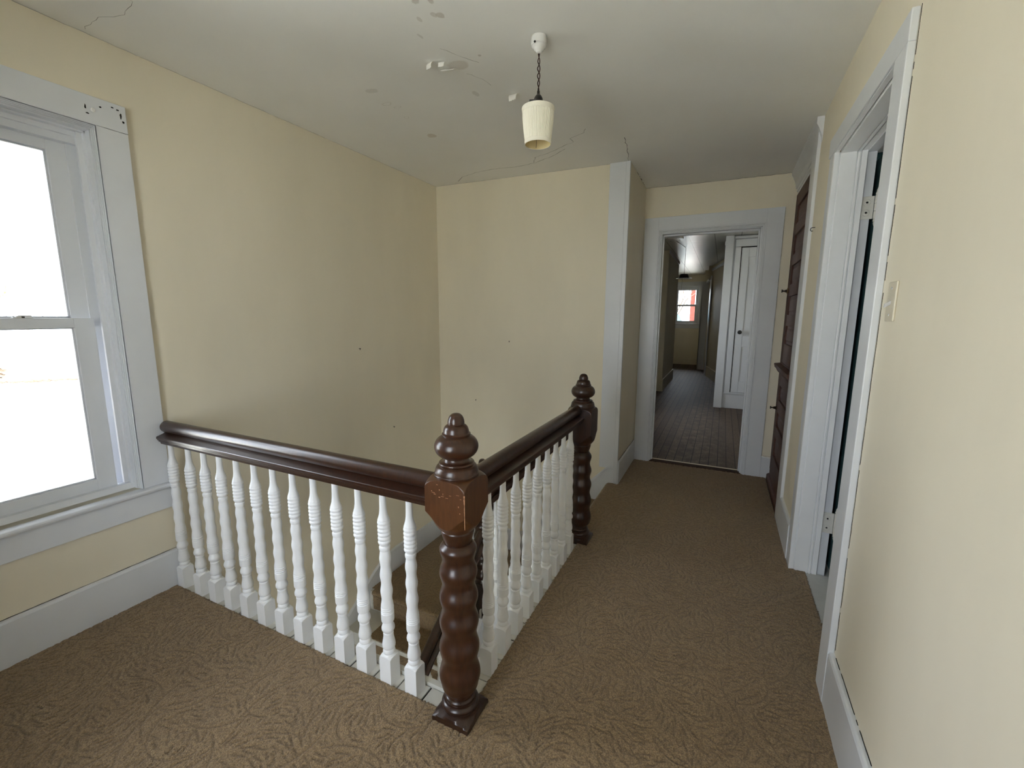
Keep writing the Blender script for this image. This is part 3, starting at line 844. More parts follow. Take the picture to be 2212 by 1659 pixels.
ribbon_object('stair_carpet', [ribbon(p1, 2.745, 3.776, 'X')], None)
ribbon_object('landing_carpet', [ribbon([(3.776, -0.905), (2.66, -0.905)], XL+0.02, -1.56, 'Y'),
                                 ribbon([(3.776, -0.905)]+stair_profile([2.64], -0.905, 2.645, -1)[:10], XL+0.055, XL+0.25, 'Y')], None)
ribbon_object('stair_runner', [ribbon(stair_profile([y for y in yN[:9]], -0.905, yN[8]-0.2, -1), XL+0.25, -1.56, 'Y')], None)
# outer stringers and wall skirts
m = MB()
def slope_board(mb, axis, f0, f1, pts):       # pts: outline polygon in (s,z)
    n = len(pts)
    if axis == 'Y': vs = [(s_, f0, z_) for s_, z_ in pts]+[(s_, f1, z_) for s_, z_ in pts]
    else: vs = [(f0, s_, z_) for s_, z_ in pts]+[(f1, s_, z_) for s_, z_ in pts]
    mb.add(vs, [tuple(range(n-1, -1, -1)), tuple(range(n, 2*n))]+[(i, (i+1) % n, (i+1) % n+n, i+n) for i in range(n)])
slope_board(m, 'Y', 2.700, 2.742, [(-0.845, 0.06), (-1.54, -0.665), (-1.54, -1.10), (-1.46, -1.10), (-0.845, -0.42)])
under(m.build('stringer', M['trim'], bevel=0.003))
m = MB(); slope_board(m, 'X', -1.545, -1.500, [(2.70, -0.86), (2.62, -0.80), (0.30, -2.40), (0.30, -2.75), (2.70, -1.15)])
under(m.build('stringer', M['trim'], bevel=0.003))
# wall skirt with a moulded cap, following the stairs
def skirt(axis, f, dirn, top, bot):
    mb = MB(); pts = top+bot[::-1]
    slope_board(mb, axis, f, f+dirn*0.018, pts)
    for (a, b_) in zip(top[:-1], top[1:]):
        for (h0, h1, t) in ((0.000, 0.022, 0.026), (-0.018, -0.004, 0.023)):
            q = [(a[0], a[1]+h0), (b_[0], b_[1]+h0), (b_[0], b_[1]+h1), (a[0], a[1]+h1)]
            slope_board(mb, axis, f, f+dirn*t, q)
    return mb
top = [(3.80, -0.705), (3.0, -0.705), (2.90, -0.715), (2.80, -0.745), (2.70, -0.80), (2.60, -0.87), (0.0, -2.66)]
bot = [(3.80, -0.92), (2.66, -0.92), (2.66, -1.12), (0.0, -2.9)]
under(skirt('X', XL, 1, top, bot).build('wall_skirt', M['trim']))
top = [(XL, -0.705), (-1.72, -0.705), (-1.63, -0.665), (-1.54, -0.57), (-0.82, 0.165), (-0.797, 0.175)]
bot = [(XL, -0.92), (-1.54, -0.92), (-0.90, -0.25), (-0.797, -0.012)]
under(skirt('Y', YB, -1, top, bot).build('wall_skirt', M['trim']))

# ------------------------------------------------------------------ newel posts
def smoothprof(keys, n=6):
    # catmull through keys (z, r)
    out = []
    K = [keys[0]]+list(keys)+[keys[-1]]
    for i in range(1, len(K)-2):
        p0, p1, p2, p3 = K[i-1], K[i], K[i+1], K[i+2]
        for j in range(n):
            t = j/n
            f = lambda a, b, c, d: 0.5*((2*b)+(-a+c)*t+(2*a-5*b+4*c-d)*t*t+(-a+3*b-3*c+d)*t*t*t)
            out.append((f(p0[1], p1[1], p2[1], p3[1]), p1[0]+(p2[0]-p1[0])*t))
    out.append((keys[-1][1], keys[-1][0])); return out
def arc(z0, z1, r0, rb, n=8):        # a bead from z0 to z1 bulging by rb
    return [(r0+rb*math.sin(math.pi*i/n), z0+(z1-z0)*i/n) for i in range(n+1)]
def newel(name, x, y, top, block_bot, waves, zbase, label, chips=False, plinth=True):
    root = empty(name, (x, y, zbase)); d = top-1.17; zo = -zbase
    f = MB()
    T = top+zo
    pr = []
    def a(z, r): pr.append((r, T-1.17+z))
    a(0.952, 0.060); a(0.953, 0.0775)
    for i in range(7): t = i/6; a(0.955+0.006*t, 0.0775+0.0012*math.sin(math.pi*t))
    for i in range(9): t = i/8*math.pi/2; a(0.962+0.026*math.sin(t), 0.0625+0.013*math.cos(t))
    a(0.989, 0.0625); a(0.990, 0.0600)
    for i in range(7): t = i/6*math.pi; a(0.9945-0.0045*math.cos(t), 0.0590+0.0030*math.sin(t))
    a(1.000, 0.054)
    for i in range(5): t = i/4; a(1.001+0.012*t, 0.0475-0.0055*math.sin(t*math.pi/2))
    for i in range(17): t = -1.35+2.60*i/16; a(1.054+0.040*math.sin(t), 0.0340+0.0420*math.cos(t))
    a(1.0935, 0.0475); a(1.0945, 0.0490); a(1.099, 0.0495); a(1.101, 0.0475); a(1.1015, 0.0455)
    for i in range(8): t = i/7*math.pi/2; a(1.103+0.026*math.sin(t), 0.029+0.0155*math.cos(t))
    a(1.1295, 0.0275)
    for i in range(18): t = i/17*math.pi/2; a(1.133+0.036*math.sin(t), 0.0288*max(0.0, math.cos(t))**0.72+0.0002)
    f.lathe(pr, n=56); fin = f.build('finial', M['woodmid'] if chips else M['wood'], root, angle=50)
    # block: square prism cut by a turned outline
    b = MB(); zt = T-1.17; bz = block_bot+zo
    pr = [(0.058, zt+0.9525), (0.0775, zt+0.9520)]
    for i in range(31): t = i/30; pr.append((0.0775+0.038*math.sin(t*math.pi/2), zt+0.9515-0.034*(1-math.cos(t*math.pi/2))-0.010*t))
    zb0 = bz+0.082
    for i in range(1, 9): pr.append((0.1155, zt+0.9075+(zb0-zt-0.9075)*i/8))
    for i in range(1, 46):
        t = i/45; pr.append((0.1155-0.057*(t+0.055*math.sin(2*math.pi*t)), zb0-0.082*t))
    pr = pr[::-1]
    b.lathe(pr, n=240, sq=0.0800); blk = b.build('block', M['woodblock'] if chips else M['wood'], root, angle=28)
    s = MB()
    pr = []
    zc = bz
    n0 = waves[0]+zo
    neck = [(zc+0.004, 0.054), (zc-0.002, 0.060), (zc-0.008, 0.0595), (zc-0.014, 0.0590), (zc-0.036, 0.0525), (zc-0.046, 0.0490), (zc-0.050, 0.0475)]
    P = [(r, z) for z, r in neck]
    P += [(0.052, zc-0.0515)]
    ws = [w+zo for w in waves]
    step = ws[0]-ws[1]
    ztop = zc-0.053; zlow = (0.118 if plinth else ws[-1]-0.05-0.0)
    if plinth: zlow = 0.108
    n = 90
    r0, r1 = 0.0615, 0.0735
    for i in range(n+1):
        z = ztop+(zlow-ztop)*i/n
        # phase by interpolating wave centres
        if z >= ws[0]: ph = (ws[0]-z)/(ws[0]-ws[1])
        elif z <= ws[-1]: ph = len(ws)-1+(ws[-1]-z)/(ws[-2]-ws[-1])
        else:
            for q in range(len(ws)-1):
                if ws[q] >= z >= ws[q+1]: ph = q+(ws[q]-z)/(ws[q]-ws[q+1]); break
        t = i/n
        R = r0+(r1-r0)*t+0.0050*math.cos(2*math.pi*ph)
        e0 = min(1, (ztop-z)/0.022+0.0); e1 = min(1, (z-zlow)/0.030)
        R = R*(0.83+0.17*math.sin(e0*math.pi/2))
        R = R*(0.70+0.30*math.sin(max(0, e1)*math.pi/2))
        P.append((R, z))
    if plinth:
        P += [(0.0500, 0.105), (0.0500, 0.100)]
    s.lathe(P[::-1], n=56); s.build('shaft', M['woodmid'] if chips else M['wood'], root, angle=50)
    if plinth:
        p = MB(); pr = [(0.0500, 0.102), (0.0520, 0.101)]
        pr += [(0.0520+0.0060*math.sin(math.pi*i/6), 0.098-0.016*i/6) for i in range(7)]
        pr += [(0.0540, 0.081), (0.0540, 0.078), (0.0600, 0.077)]
        pr += [(0.0610+0.0095*math.sin(math.pi*i/8), 0.0765-0.026*i/8) for i in range(9)]
        pr += [(0.0630, 0.050), (0.0640, 0.046), (0.075, 0.042), (0.095, 0.034), (0.115, 0.028), (0.116, -0.012)]
        p.lathe(pr[::-1], n=96, sq=0.0770); p.build('plinth', M['wood'], root, angle=28)
    else:
        p = MB(); p.box(-0.058, 0.058, -0.058, 0.058, zlow-0.42, zlow-0.03)
        p.lathe([(0.045, zlow-0.03), (0.058, zlow-0.025), (0.052, zlow-0.005), (0.05, zlow+0.006)], n=40)
        p.build('lower_block', M['wood'], root, bevel=0.003, angle=28)
    if chips:
        # worn edge and scratches on the near corner of the block
        q = MB(); r2 = random.Random(12); c0 = 0.0803; zt2 = zt+0.90
        zz = zt+0.915
        while zz > zt+0.800:
            h = r2.uniform(0.004, 0.010); w = r2.uniform(0.0005, 0.0018) if zz < zt+0.885 else r2.uniform(0.001, 0.004)
            q.box(c0-w, c0+0.0006, -c0-0.0006, -c0+w*0.8, zz-h, zz); zz -= h*r2.uniform(0.9, 1.1)
        for (u, v, w, h) in ((-0.030, 0.935, 0.006, 0.003), (-0.020, 0.917, 0.003, 0.007), (-0.050, 0.905, 0.016, 0.0018), (-0.042, 0.900, 0.010, 0.003), (-0.012, 0.897, 0.013, 0.002),
                             (0.006, 0.894, 0.012, 0.002), (-0.022, 0.892, 0.008, 0.0035), (-0.052, 0.909, 0.004, 0.004), (0.020, 0.905, 0.010, 0.0015), (-0.005, 0.903, 0.0012, 0.012), (0.048, 0.912, 0.014, 0.0015), (0.062, 0.900, 0.008, 0.002), (0.055, 0.870, 0.003, 0.010), (0.060, 0.848, 0.003, 0.007)):
            q.box(u, u+w*0.8, -c0-0.0003, -c0+0.002, zt+v, zt+v+h*0.5)
        q.build('scratches', M['bare'], blk)['kind'] = 'stuff'
    return root
n1 = newel('newel_post', -0.802, 1.228, 1.17, 0.752, [0.678, 0.586, 0.490, 0.392, 0.286, 0.175], -0.010, '', chips=True)
tag(n1, 'nearest dark turned newel post with scratched block at the stairwell corner', 'newel post')
n2 = newel('newel_post', -0.785, 2.700, 1.133, 0.668, [0.582, 0.488, 0.392, 0.280, 0.165], -0.010, '')
tag(n2, 'dark turned newel post at the head of the stairs near the doorway', 'newel post')
n3 = newel('newel_post', -1.550, 2.720, 0.442, 0.0, [-0.075, -0.17, -0.27, -0.37, -0.47], -1.08, '', plinth=False)
tag(n3, 'lower dark newel post on the stair landing, mostly hidden behind the nearest post', 'newel post')

# ------------------------------------------------------------------ balustrades
def baluster_mesh(height=0.820):
    k = height/0.820
    P = [(0.0126, 0.822), (0.0128, 0.800), (0.0132, 0.765), (0.0142, 0.745), (0.0165, 0.728), (0.0205, 0.714), (0.0232, 0.706)]
    z = 0.704
    for i in range(6):       # ringed collar
        h = (0.017, 0.015, 0.016, 0.015, 0.016, 0.015)[i]
        P += [(0.0222+0.0026*math.sin(math.pi*j/6), z-h*j/6) for j in range(7)]
        z -= h+0.0008
    P += [(0.0195, z-0.002), (0.0182, z-0.006), (0.0178, z-0.009), (0.0205, z-0.0105), (0.0218, z-0.014), (0.0212, z-0.022), (0.0198, z-0.028)]
    z1 = z-0.030; z2 = 0.332
    for i in range(41):      # wavy body
        t = i/40; zz = z1+(z2-z1)*t
        P.append((0.0206+0.0028*t-0.0019*math.cos(2*math.pi*(t*3.45+0.02)), zz))
    z = z2-0.001
    for i in range(3):
        P += [(0.0236+0.0024*math.sin(math.pi*j/5), z-0.0078*j/5) for j in range(6)]; z -= 0.0084
    P += [(0.0240, z), (0.0262, z-0.002), (0.0262, z-0.032), (0.0250, z-0.038), (0.0205, z-0.041), (0.0185, z-0.042)]
    z = z-0.043
    P += [(0.0190, z), (0.0206, z-0.005), (0.0225, z-0.012), (0.0258, z-0.020), (0.0268, z-0.027), (0.0258, z-0.034), (0.0215, z-0.041), (0.0190, z-0.043), (0.0190, z-0.048)]
    z = z-0.049
    P += [(0.0208, z), (0.0212, z-0.004), (0.0204, z-0.006), (0.0212, z-0.020), (0.0238, z-0.034), (0.0262, z-0.047), (0.0268, z-0.055), (0.0258, z-0.063), (0.0225, z-0.069), (0.0198, z-0.071)]
    z = z-0.072
    P += [(0.0215, z-0.001), (0.0240, z-0.005), (0.0252, z-0.011), (0.0240, z-0.017), (0.0215, z-0.020), (0.0235, z-0.022), (0.0262, z-0.026)]+[(0.0262+0.0158*math.sin(q_/8*math.pi/2), z-0.026-0.002*q_/8-0.014*(1-math.cos(q_/8*math.pi/2))) for q_ in range(1, 9)]+[(0.042, -0.009)]
    P = [(r, q*k if True else q) for r, q in P][::-1]
    mb = MB(); mb.lathe(P, n=96, sq=0.0285)
    return mb
BAL = baluster_mesh().build('baluster', M['baluster'], angle=30)
BALD = BAL.data; bpy.data.objects.remove(BAL)
BALS = baluster_mesh(0.76).build('baluster', M['baluster'], angle=30)
BALSD = BALS.data; bpy.data.objects.remove(BALS)
def rail_profile():
    # (s,u) outline, u=0 at the underside
    R_ = [(0.028, 0), (0.034, 0.003), (0.038, 0.015), (0.044, 0.018), (0.044, 0.024), (0.049, 0.0265), (0.049, 0.031), (0.0525, 0.034), (0.0525, 0.043), (0.0505, 0.0455), (0.017, 0.0560), (0.0105, 0.0600)]
    P = list(R_); n = 28
    for i in range(n+1):
        a = -math.pi*0.40+(math.pi*1.80)*i/n
        P.append((0.0310*math.cos(a), 0.0895+0.0310*math.sin(a)))
    L = [(-x_, z_) for x_, z_ in R_[::-1]]
    return P+L
RP = rail_profile()
def balustrade(name, origin, rail_segs, bal_pos, data, label):
    root = empty(name, origin); tag(root, label, 'balustrade')
    inv = Matrix.Translation(tuple(-c for c in origin))
    for p0, p1 in rail_segs:
        mb = MB(); mb.extrude(RP, p0, p1, None, smooth=True)
        r = mb.build('handrail', M['wood'], angle=24); r.parent = root; r.matrix_parent_inverse = inv
    for p in bal_pos:
        b = bpy.data.objects.new('baluster', data); COL.objects.link(b); b.parent = root
        b.location = Vector(p)-Vector(origin)
    return root
xs = [-2.612, -2.478, -2.338, -2.203, -2.067, -1.934, -1.801, -1.670, -1.540, -1.410, -1.280, -1.149, -1.020]
xs = [-2.612, -2.455, -2.322, -2.192, -2.060, -1.929, -1.797, -1.667, -1.537, -1.407, -1.280, -1.150, -1.021]
balustrade('balustrade', (-1.7, 1.232, 0), [((-2.628, 1.232, 0.820), (-0.870, 1.232, 0.818))], [(x, 1.232, 0) for x in xs], BALD,
           'white balustrade with dark handrail running from the window wall to the nearest newel post')
ysr = [1.452+0.1325*i for i in range(9)]
balustrade('balustrade', (-0.802, 2.0, 0), [((-0.802, 1.300, 0.815), (-0.802, 2.632, 0.815))], [(-0.802, y_, 0) for y_ in ysr], BALD,
           'white balustrade with dark handrail along the hallway between two newel posts')
# sloping flights
def slopez(x): return 0.020+(x+1.545)*(0.735-0.055)/(1.545-0.862)
def strz(x): return 0.06+(x+0.845)*(0.725/0.695)
bs = []
for x_ in (-0.965, -1.125, -1.285, -1.440):
    bs.append((x_, 2.720, slopez(x_)-0.745))
balustrade('balustrade', (-1.2, 2.72, 0), [((-1.475, 2.720, slopez(-1.475)), (-0.862, 2.715, slopez(-0.862)))], bs, BALSD,
           'short sloping balustrade between the hallway newel post and the landing newel post')
def lz(y_): return -0.22+(y_-2.62)*0.687
bs = [(-1.522, y_, lz(y_)-0.748) for y_ in (2.50, 2.37, 2.235, 2.10, 1.965, 1.83, 1.695, 1.56)]
balustrade('balustrade', (-1.522, 1.9, -1), [((-1.522, 2.64, lz(2.64)), (-1.522, 1.32, lz(1.32)))], bs, BALSD,
           'lower balustrade descending towards the viewer down the stairwell')

# dried caulk, shrinkage gaps and painted shadow lines where trim meets plaster
def gap(parent, p0, p1, nrm, w=0.0016, jit=0.001, seed=1, breaks=0.0, name='crack_and_shadow'):
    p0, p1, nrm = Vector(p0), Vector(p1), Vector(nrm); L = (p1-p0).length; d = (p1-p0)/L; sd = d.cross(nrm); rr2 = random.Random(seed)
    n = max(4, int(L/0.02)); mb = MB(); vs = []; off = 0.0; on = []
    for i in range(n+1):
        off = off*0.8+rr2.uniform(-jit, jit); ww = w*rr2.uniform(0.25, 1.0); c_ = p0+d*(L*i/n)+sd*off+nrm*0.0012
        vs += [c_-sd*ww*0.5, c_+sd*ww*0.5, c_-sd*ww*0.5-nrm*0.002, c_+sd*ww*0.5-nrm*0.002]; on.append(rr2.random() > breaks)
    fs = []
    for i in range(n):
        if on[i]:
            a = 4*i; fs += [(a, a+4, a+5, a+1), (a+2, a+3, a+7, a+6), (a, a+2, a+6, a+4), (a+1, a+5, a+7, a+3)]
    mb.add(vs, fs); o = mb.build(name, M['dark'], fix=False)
    if parent is not None:
        bpy.context.view_layer.update(); o.parent = parent; o.matrix_parent_inverse = parent.matrix_world.inverted()
    return o
O = bpy.data.objects
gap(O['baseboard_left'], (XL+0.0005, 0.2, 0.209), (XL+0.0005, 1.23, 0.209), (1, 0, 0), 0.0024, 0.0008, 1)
gap(w1, (XL, 1.2335, 0.60), (XL, 1.2335, 2.47), (1, 0, 0), 0.0022, 0.0006, 2)  # shadow line behind the window casing, painted as a dark ribbon
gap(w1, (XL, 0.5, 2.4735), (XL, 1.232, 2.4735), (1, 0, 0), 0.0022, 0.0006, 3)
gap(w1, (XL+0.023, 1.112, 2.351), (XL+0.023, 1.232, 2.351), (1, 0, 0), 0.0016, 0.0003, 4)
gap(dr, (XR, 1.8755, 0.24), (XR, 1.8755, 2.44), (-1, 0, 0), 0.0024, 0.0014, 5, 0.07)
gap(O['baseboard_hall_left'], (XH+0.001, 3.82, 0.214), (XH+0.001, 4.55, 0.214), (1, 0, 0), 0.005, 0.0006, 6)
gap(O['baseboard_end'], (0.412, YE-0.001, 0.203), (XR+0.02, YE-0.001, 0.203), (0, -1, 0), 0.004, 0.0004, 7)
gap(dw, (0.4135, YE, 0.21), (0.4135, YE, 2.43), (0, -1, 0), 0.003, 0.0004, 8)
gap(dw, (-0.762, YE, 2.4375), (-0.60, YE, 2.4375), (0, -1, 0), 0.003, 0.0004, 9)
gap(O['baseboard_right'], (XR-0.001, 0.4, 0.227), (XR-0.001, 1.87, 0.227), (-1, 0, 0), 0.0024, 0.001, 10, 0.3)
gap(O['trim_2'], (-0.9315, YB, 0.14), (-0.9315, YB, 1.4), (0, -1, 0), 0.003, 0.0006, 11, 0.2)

# ------------------------------------------------------------------ linen cabinet built into the right wall
cab = empty('linen_cabinet', (0.5, 4.1, 0)); tag(cab, 'tall built-in reddish brown wooden linen cabinet at the end of the right wall', 'cabinet')
def uc(o): o.parent = cab; o.matrix_parent_inverse = Matrix.Translation((-0.5, -4.1, 0)); return o
ya, yb = 3.672, 4.578; xf = 0.492
m = MB(); m.box(xf+0.02, 0.64, ya, yb, -0.01, 2.66)
uc(m.build('carcass', M['cabinet']))
m = MB(); m.box(xf-0.004, xf+0.02, ya, ya+0.03, -0.01, 2.52); m.box(xf-0.004, xf+0.02, yb-0.028, yb, -0.01, 2.52); m.box(xf-0.004, xf+0.02, ya+0.03, yb-0.028, 2.485, 2.52); m.box(xf-0.004, xf+0.02, ya+0.03, yb-0.028, 1.005, 1.10); m.box(xf-0.004, xf+0.02, ya+0.03, yb-0.028, 0.05, 0.10)
uc(m.build('face_frame', M['cabinet'], bevel=0.0015))
def panel_door(y0, y1, z0, z1, panels, knob_z):
    d = MB(); st = 0.105; x0, x1 = xf-0.008, xf+0.018
    d.box(x0, x1, y0, y0+st, z0, z1); d.box(x0, x1, y1-st-0.03, y1, z0, z1)
    edges = [z1]+[e for p in panels for e in p]+[z0]
    for a, b_ in zip(edges[0::2], edges[1::2]): d.box(x0, x1, y0+st, y1-st-0.03, b_, a)
    for (pt, pb) in panels:
        d.box(x0+0.014, x1, y0+st, y1-st-0.03, pb, pt)
        d.add([(x0+0.0145, y0+st+0.02, pb+0.02), (x0+0.0145, y1-st-0.05, pb+0.02), (x0+0.0145, y1-st-0.05, pt-0.02), (x0+0.0145, y0+st+0.02, pt-0.02),
               (x0+0.008, y0+st+0.035, pb+0.035), (x0+0.008, y1-st-0.065, pb+0.035), (x0+0.008, y1-st-0.065, pt-0.035), (x0+0.008, y0+st+0.035, pt-0.035)],
              [(0, 1, 5, 4), (1, 2, 6, 5), (2, 3, 7, 6), (3, 0, 4, 7), (4, 5, 6, 7)])
    do = uc(d.build('door', M['cabinet'], bevel=0.002))
    k = MB(); ky = y1-0.062
    k.lathe([(0.001, xf-0.058), (0.0125, xf-0.057), (0.0140, xf-0.054), (0.0125, xf-0.051), (0.006, xf-0.049), (0.005, xf-0.036), (0.010, xf-0.030), (0.013, xf-0.022), (0.011, xf-0.018), (0.020, xf-0.012), (0.022, xf-0.008)], ky, knob_z, 20, axis='X')
    ko = k.build('knob', M['ironknob']); ko.parent = do
    if knob_z > 1:
        k = MB(); k.lathe([(0.031, xf-0.012), (0.030, xf-0.014), (0.024, xf-0.016), (0.020, xf-0.018), (0.001, xf-0.018)][::-1], ky, knob_z, 24, axis='X')
        bo = k.build('backplate', M['brass']); bo.parent = do
    return do
panel_door(ya+0.034, yb-0.034, 1.105, 2.480, [(2.40, 2.255), (2.167, 2.010), (1.922, 1.766), (1.668, 1.515), (1.422, 1.270)], 1.718)
panel_door(ya+0.034, yb-0.034, 0.105, 1.000, [(0.905, 0.775), (0.668, 0.540), (0.445, 0.270)], 0.690)
m = MB(); prof = [(0, 0), (0.018, 0.004), (0.024, 0.018), (0.030, 0.030), (0.042, 0.040), (0.042, 0.054), (0.046, 0.058), (0.046, 0.072), (0.0, 0.078)]
m.extrude(prof, (xf-0.004, ya, 1.012), (xf-0.004, yb, 1.012), (-1, 0, 0)); uc(m.build('ledge', M['cabinet']))
m = MB(); m.extrude([(0, 0), (0.026, 0), (0.024, 0.05), (0.012, 0.060), (0, 0.064)], (xf-0.002, ya, -0.01), (xf-0.002, yb, -0.01), (-1, 0, 0)); uc(m.build('base_moulding', M['cabinet']))
# white trim around the cabinet and crown above it
m = MB(); m.box(XR-0.020, XR, 3.495, 3.668, -0.01, 2.66); m.box(XR-0.020, 0.60, 3.655, 3.671, -0.01, 2.66)
structure(m.build('trim_3', M['trim'], bevel=0.002), 'white upright trim board beside the linen cabinet')
m = MB()
crown = [(0.0, 0.0), (0.010, 0.0), (0.010, 0.030), (0.018, 0.034), (0.018, 0.055), (0.026, 0.060), (0.032, 0.10), (0.052, 0.150), (0.066, 0.175), (0.066, 0.215), (0, 0.215)]
m.extrude(crown, (0.502, 3.46, 2.515), (0.502, 4.579, 2.515), (-1, 0, 0)); m.box(0.50, 0.62, 3.67, 4.579, 2.515, 2.73)
structure(m.build('trim_4', M['trim']), 'white crown moulding above the linen cabinet')

# ------------------------------------------------------------------ pendant lamp
lamp = empty('pendant_lamp', (-0.842, 2.020, 2.742)); tag(lamp, 'pendant lamp with cream pleated fabric shade hanging over the hallway', 'lamp')
m = MB(); m.lathe([(0.034, 0.0), (0.0355, -0.010), (0.0365, -0.030), (0.0360, -0.046), (0.0330, -0.049), (0.0325, -0.055), (0.0300, -0.060), (0.0260, -0.063), (0.0240, -0.066), (0.0220, -0.074), (0.0175, -0.079), (0.0145, -0.082), (0.0120, -0.090), (0.0070, -0.093), (0.004, -0.0935)][::-1], n=40)
m.v = [(x_, y_, z_*0.72) for x_, y_, z_ in m.v]
can = m.build('canopy', M['porcelain'], lamp)
m = MB(); m.lathe([(0.0050, -0.0375), (0.0045, -0.0400), (0.001, -0.0405)], -0.0045, -0.036, 12, axis='Y'); m.build('canopy_hole', M['black'], can)
m = MB()
for ph in (0, math.pi):
    pts = []
    for i in range(60):
        t = i/59; amp = 0.0042*math.sin(math.pi*min(1, t*1.0))+0.0016
        a = 2*math.pi*2.6*t+ph; pts.append((amp*math.cos(a), amp*math.sin(a), -0.063-0.162*t))
    m.tube(pts, 0.0021, 8)
m.build('cord', M['cord'], lamp)
m = MB(); m.lathe([(0.005, -0.252), (0.0065, -0.256), (0.0065, -0.268), (0.009, -0.270), (0.016, -0.278), (0.0205, -0.288), (0.0215, -0.300), (0.020, -0.330), (0.017, -0.350)][::-1], n=28)
m.tube([(-0.018, -0.004, -0.292), (-0.040, -0.010, -0.292)], 0.0055, 12)
m.v = [(x_, y_, z_+0.031) for x_, y_, z_ in m.v]
m.build('socket', M['black'], lamp)
def remap(m):
    m.v = [(x_, y_, -0.293+(z_+0.290)*0.812) for x_, y_, z_ in m.v]; return m
def pleated(r0, r1, z0, z1, n=66):
    mb = MB(); k = n*6; vs = []
    rows = 8
    for i in range(rows+1):
        t = i/rows; z = z0+(z1-z0)*t; R = r0+(r1-r0)*t; bul = 0.0012*math.sin(math.pi*t)
        e = 0.25+0.75*min(1, min(t, 1-t)*6)
        for j in range(k):
            a = 2*math.pi*j/k; rr2 = R+bul+0.0016*e*(math.sin(a*n)+0.35*math.sin(a*n*0.37+1))
            vs.append((rr2*math.cos(a), rr2*math.sin(a), z))
    fs = []
    for i in range(rows):
        for j in range(k):
            a, b_ = i*k+j, i*k+(j+1) % k; fs.append((a, b_, b_+k, a+k))
    mb.add(vs, fs, 0, True); return mb
sh = pleated(0.0725, 0.0600, -0.312, -0.470)
so = remap(sh).build('lamp_shade', M['shade'], lamp, angle=80)
m = MB(); m.lathe([(0.0585, -0.487), (0.0592, -0.4875), (0.0612, -0.486), (0.0622, -0.470), (0.0610, -0.466), (0.0600, -0.467), (0.0585, -0.487)], n=64, cap=False)
remap(m).build('bottom_trim', M['shade'], so)
m = MB(); m.lathe([(0.0725, -0.318), (0.0745, -0.312), (0.0765, -0.300), (0.0755, -0.293), (0.0700, -0.290), (0.0640, -0.288), (0.062, -0.289), (0.0700, -0.293), (0.0710, -0.318), (0.0725, -0.318)], n=64, cap=False)
remap(m).build('top_trim', M['shade'], so)
m = MB(); m.lathe([(0.0580, -0.486), (0.0700, -0.300), (0.0580, -0.290)], n=64, cap=False); remap(m).build('shade_lining', M['shade_in'], so)
m = MB(); m.tube([(0.06*math.cos(a), 0.06*math.sin(a), -0.292) for a in [math.pi*i/12 for i in range(25)]], 0.0012, 6)
for a in (0, 2.1, 4.2):
    m.tube([(0.012*math.cos(a), 0.012*math.sin(a), -0.335), (0.040*math.cos(a), 0.040*math.sin(a), -0.30), (0.064*math.cos(a), 0.064*math.sin(a), -0.292)], 0.0013, 6)
    m.tube([(0.012*math.cos(a), 0.012*math.sin(a), -0.335), (0.030*math.cos(a), 0.030*math.sin(a), -0.40), (0.058*math.cos(a), 0.058*math.sin(a), -0.478)], 0.0010, 6)
remap(m).build('wire_frame', M['nail'], so)

# ------------------------------------------------------------------ light switch
sw = empty('light_switch', (XR, 1.770, 1.548)); tag(sw, 'beige wall plate light switch beside the right doorway', 'light switch')
m = MB(); m.box(-0.0065, 0, -0.037, 0.037, -0.062, 0.062); m.build('wall_plate', M['plastic'], sw, bevel=0.003)
m = MB(); m.extrude([(-0.0045, -0.006), (0.0045, -0.006), (0.0045, 0.006), (-0.0045, 0.006)], (-0.004, 0, -0.002), (-0.021, 0, -0.013), (0, 1, 0)); m.build('toggle', M['toggle'], sw, bevel=0.0015)
for zz in (0.041, -0.041): MB().lathe([(0.001, -0.0085), (0.0035, -0.0080), (0.0038, -0.006)], 0.0, zz, 12, axis='X').build('screw', M['toggle'], sw)

# ------------------------------------------------------------------ peeling ceiling flaps
def flake(x, y, z, w, l, curl, rz, label):
    mb = MB(); n, k = 8, 6; rr2 = random.Random(int(x*1000)); vs = []
    ed = [rr2.uniform(-.12, .12) for _ in range(k+1)]
    for layer in (0, 1):
        for i in range(n+1):
            t = i/n; a = curl*t
            for j in range(k+1):
                s_ = j/k-0.5; ww = w*(1-0.25*t)*(1+ed[j]*t*0.4)
                L = l*(1+ed[j]*(t > 0.9))
                X = s_*ww; Yy = L*math.sin(a)/curl; Z = -L*(1-math.cos(a))/curl
                vs.append((X, Yy-layer*0.0010*math.sin(a), Z-layer*0.0010*math.cos(a)))
    m1 = (n+1)*(k+1); fs = []
    for i in range(n):
        for j in range(k):
            a = i*(k+1)+j; fs.append((a, a+1, a+k+2, a+k+1)); fs.append((a+m1, a+m1+k+1, a+m1+k+2, a+m1+1))
    for i in range(n):
        a = i*(k+1); fs.append((a, a+k+1, a+k+1+m1, a+m1)); a += k; fs.append((a, a+m1, a+k+1+m1, a+k+1))
    for j in range(k):
        a = n*(k+1)+j; fs.append((a, a+1, a+1+m1, a+m1))
    mb.add(vs, fs, 0, True)
    o = mb.build('paint_flake', M['flake'], loc=(x, y, z), rotz=rz)
    return tag(o, label, 'paint flake')
flake(-1.400, 1.985, 2.744, 0.042, 0.052, 1.9, math.radians(165), 'left curled flap of two peeling from the stained ceiling patch')
flake(-1.352, 2.005, 2.744, 0.038, 0.046, 1.7, math.radians(190), 'right curled flap of two peeling from the stained ceiling patch')
flake(-1.362, 2.095, 2.746, 0.085, 0.085, 0.8, math.radians(195), 'wide grey sheet of loose ceiling paint below two curled flaps')
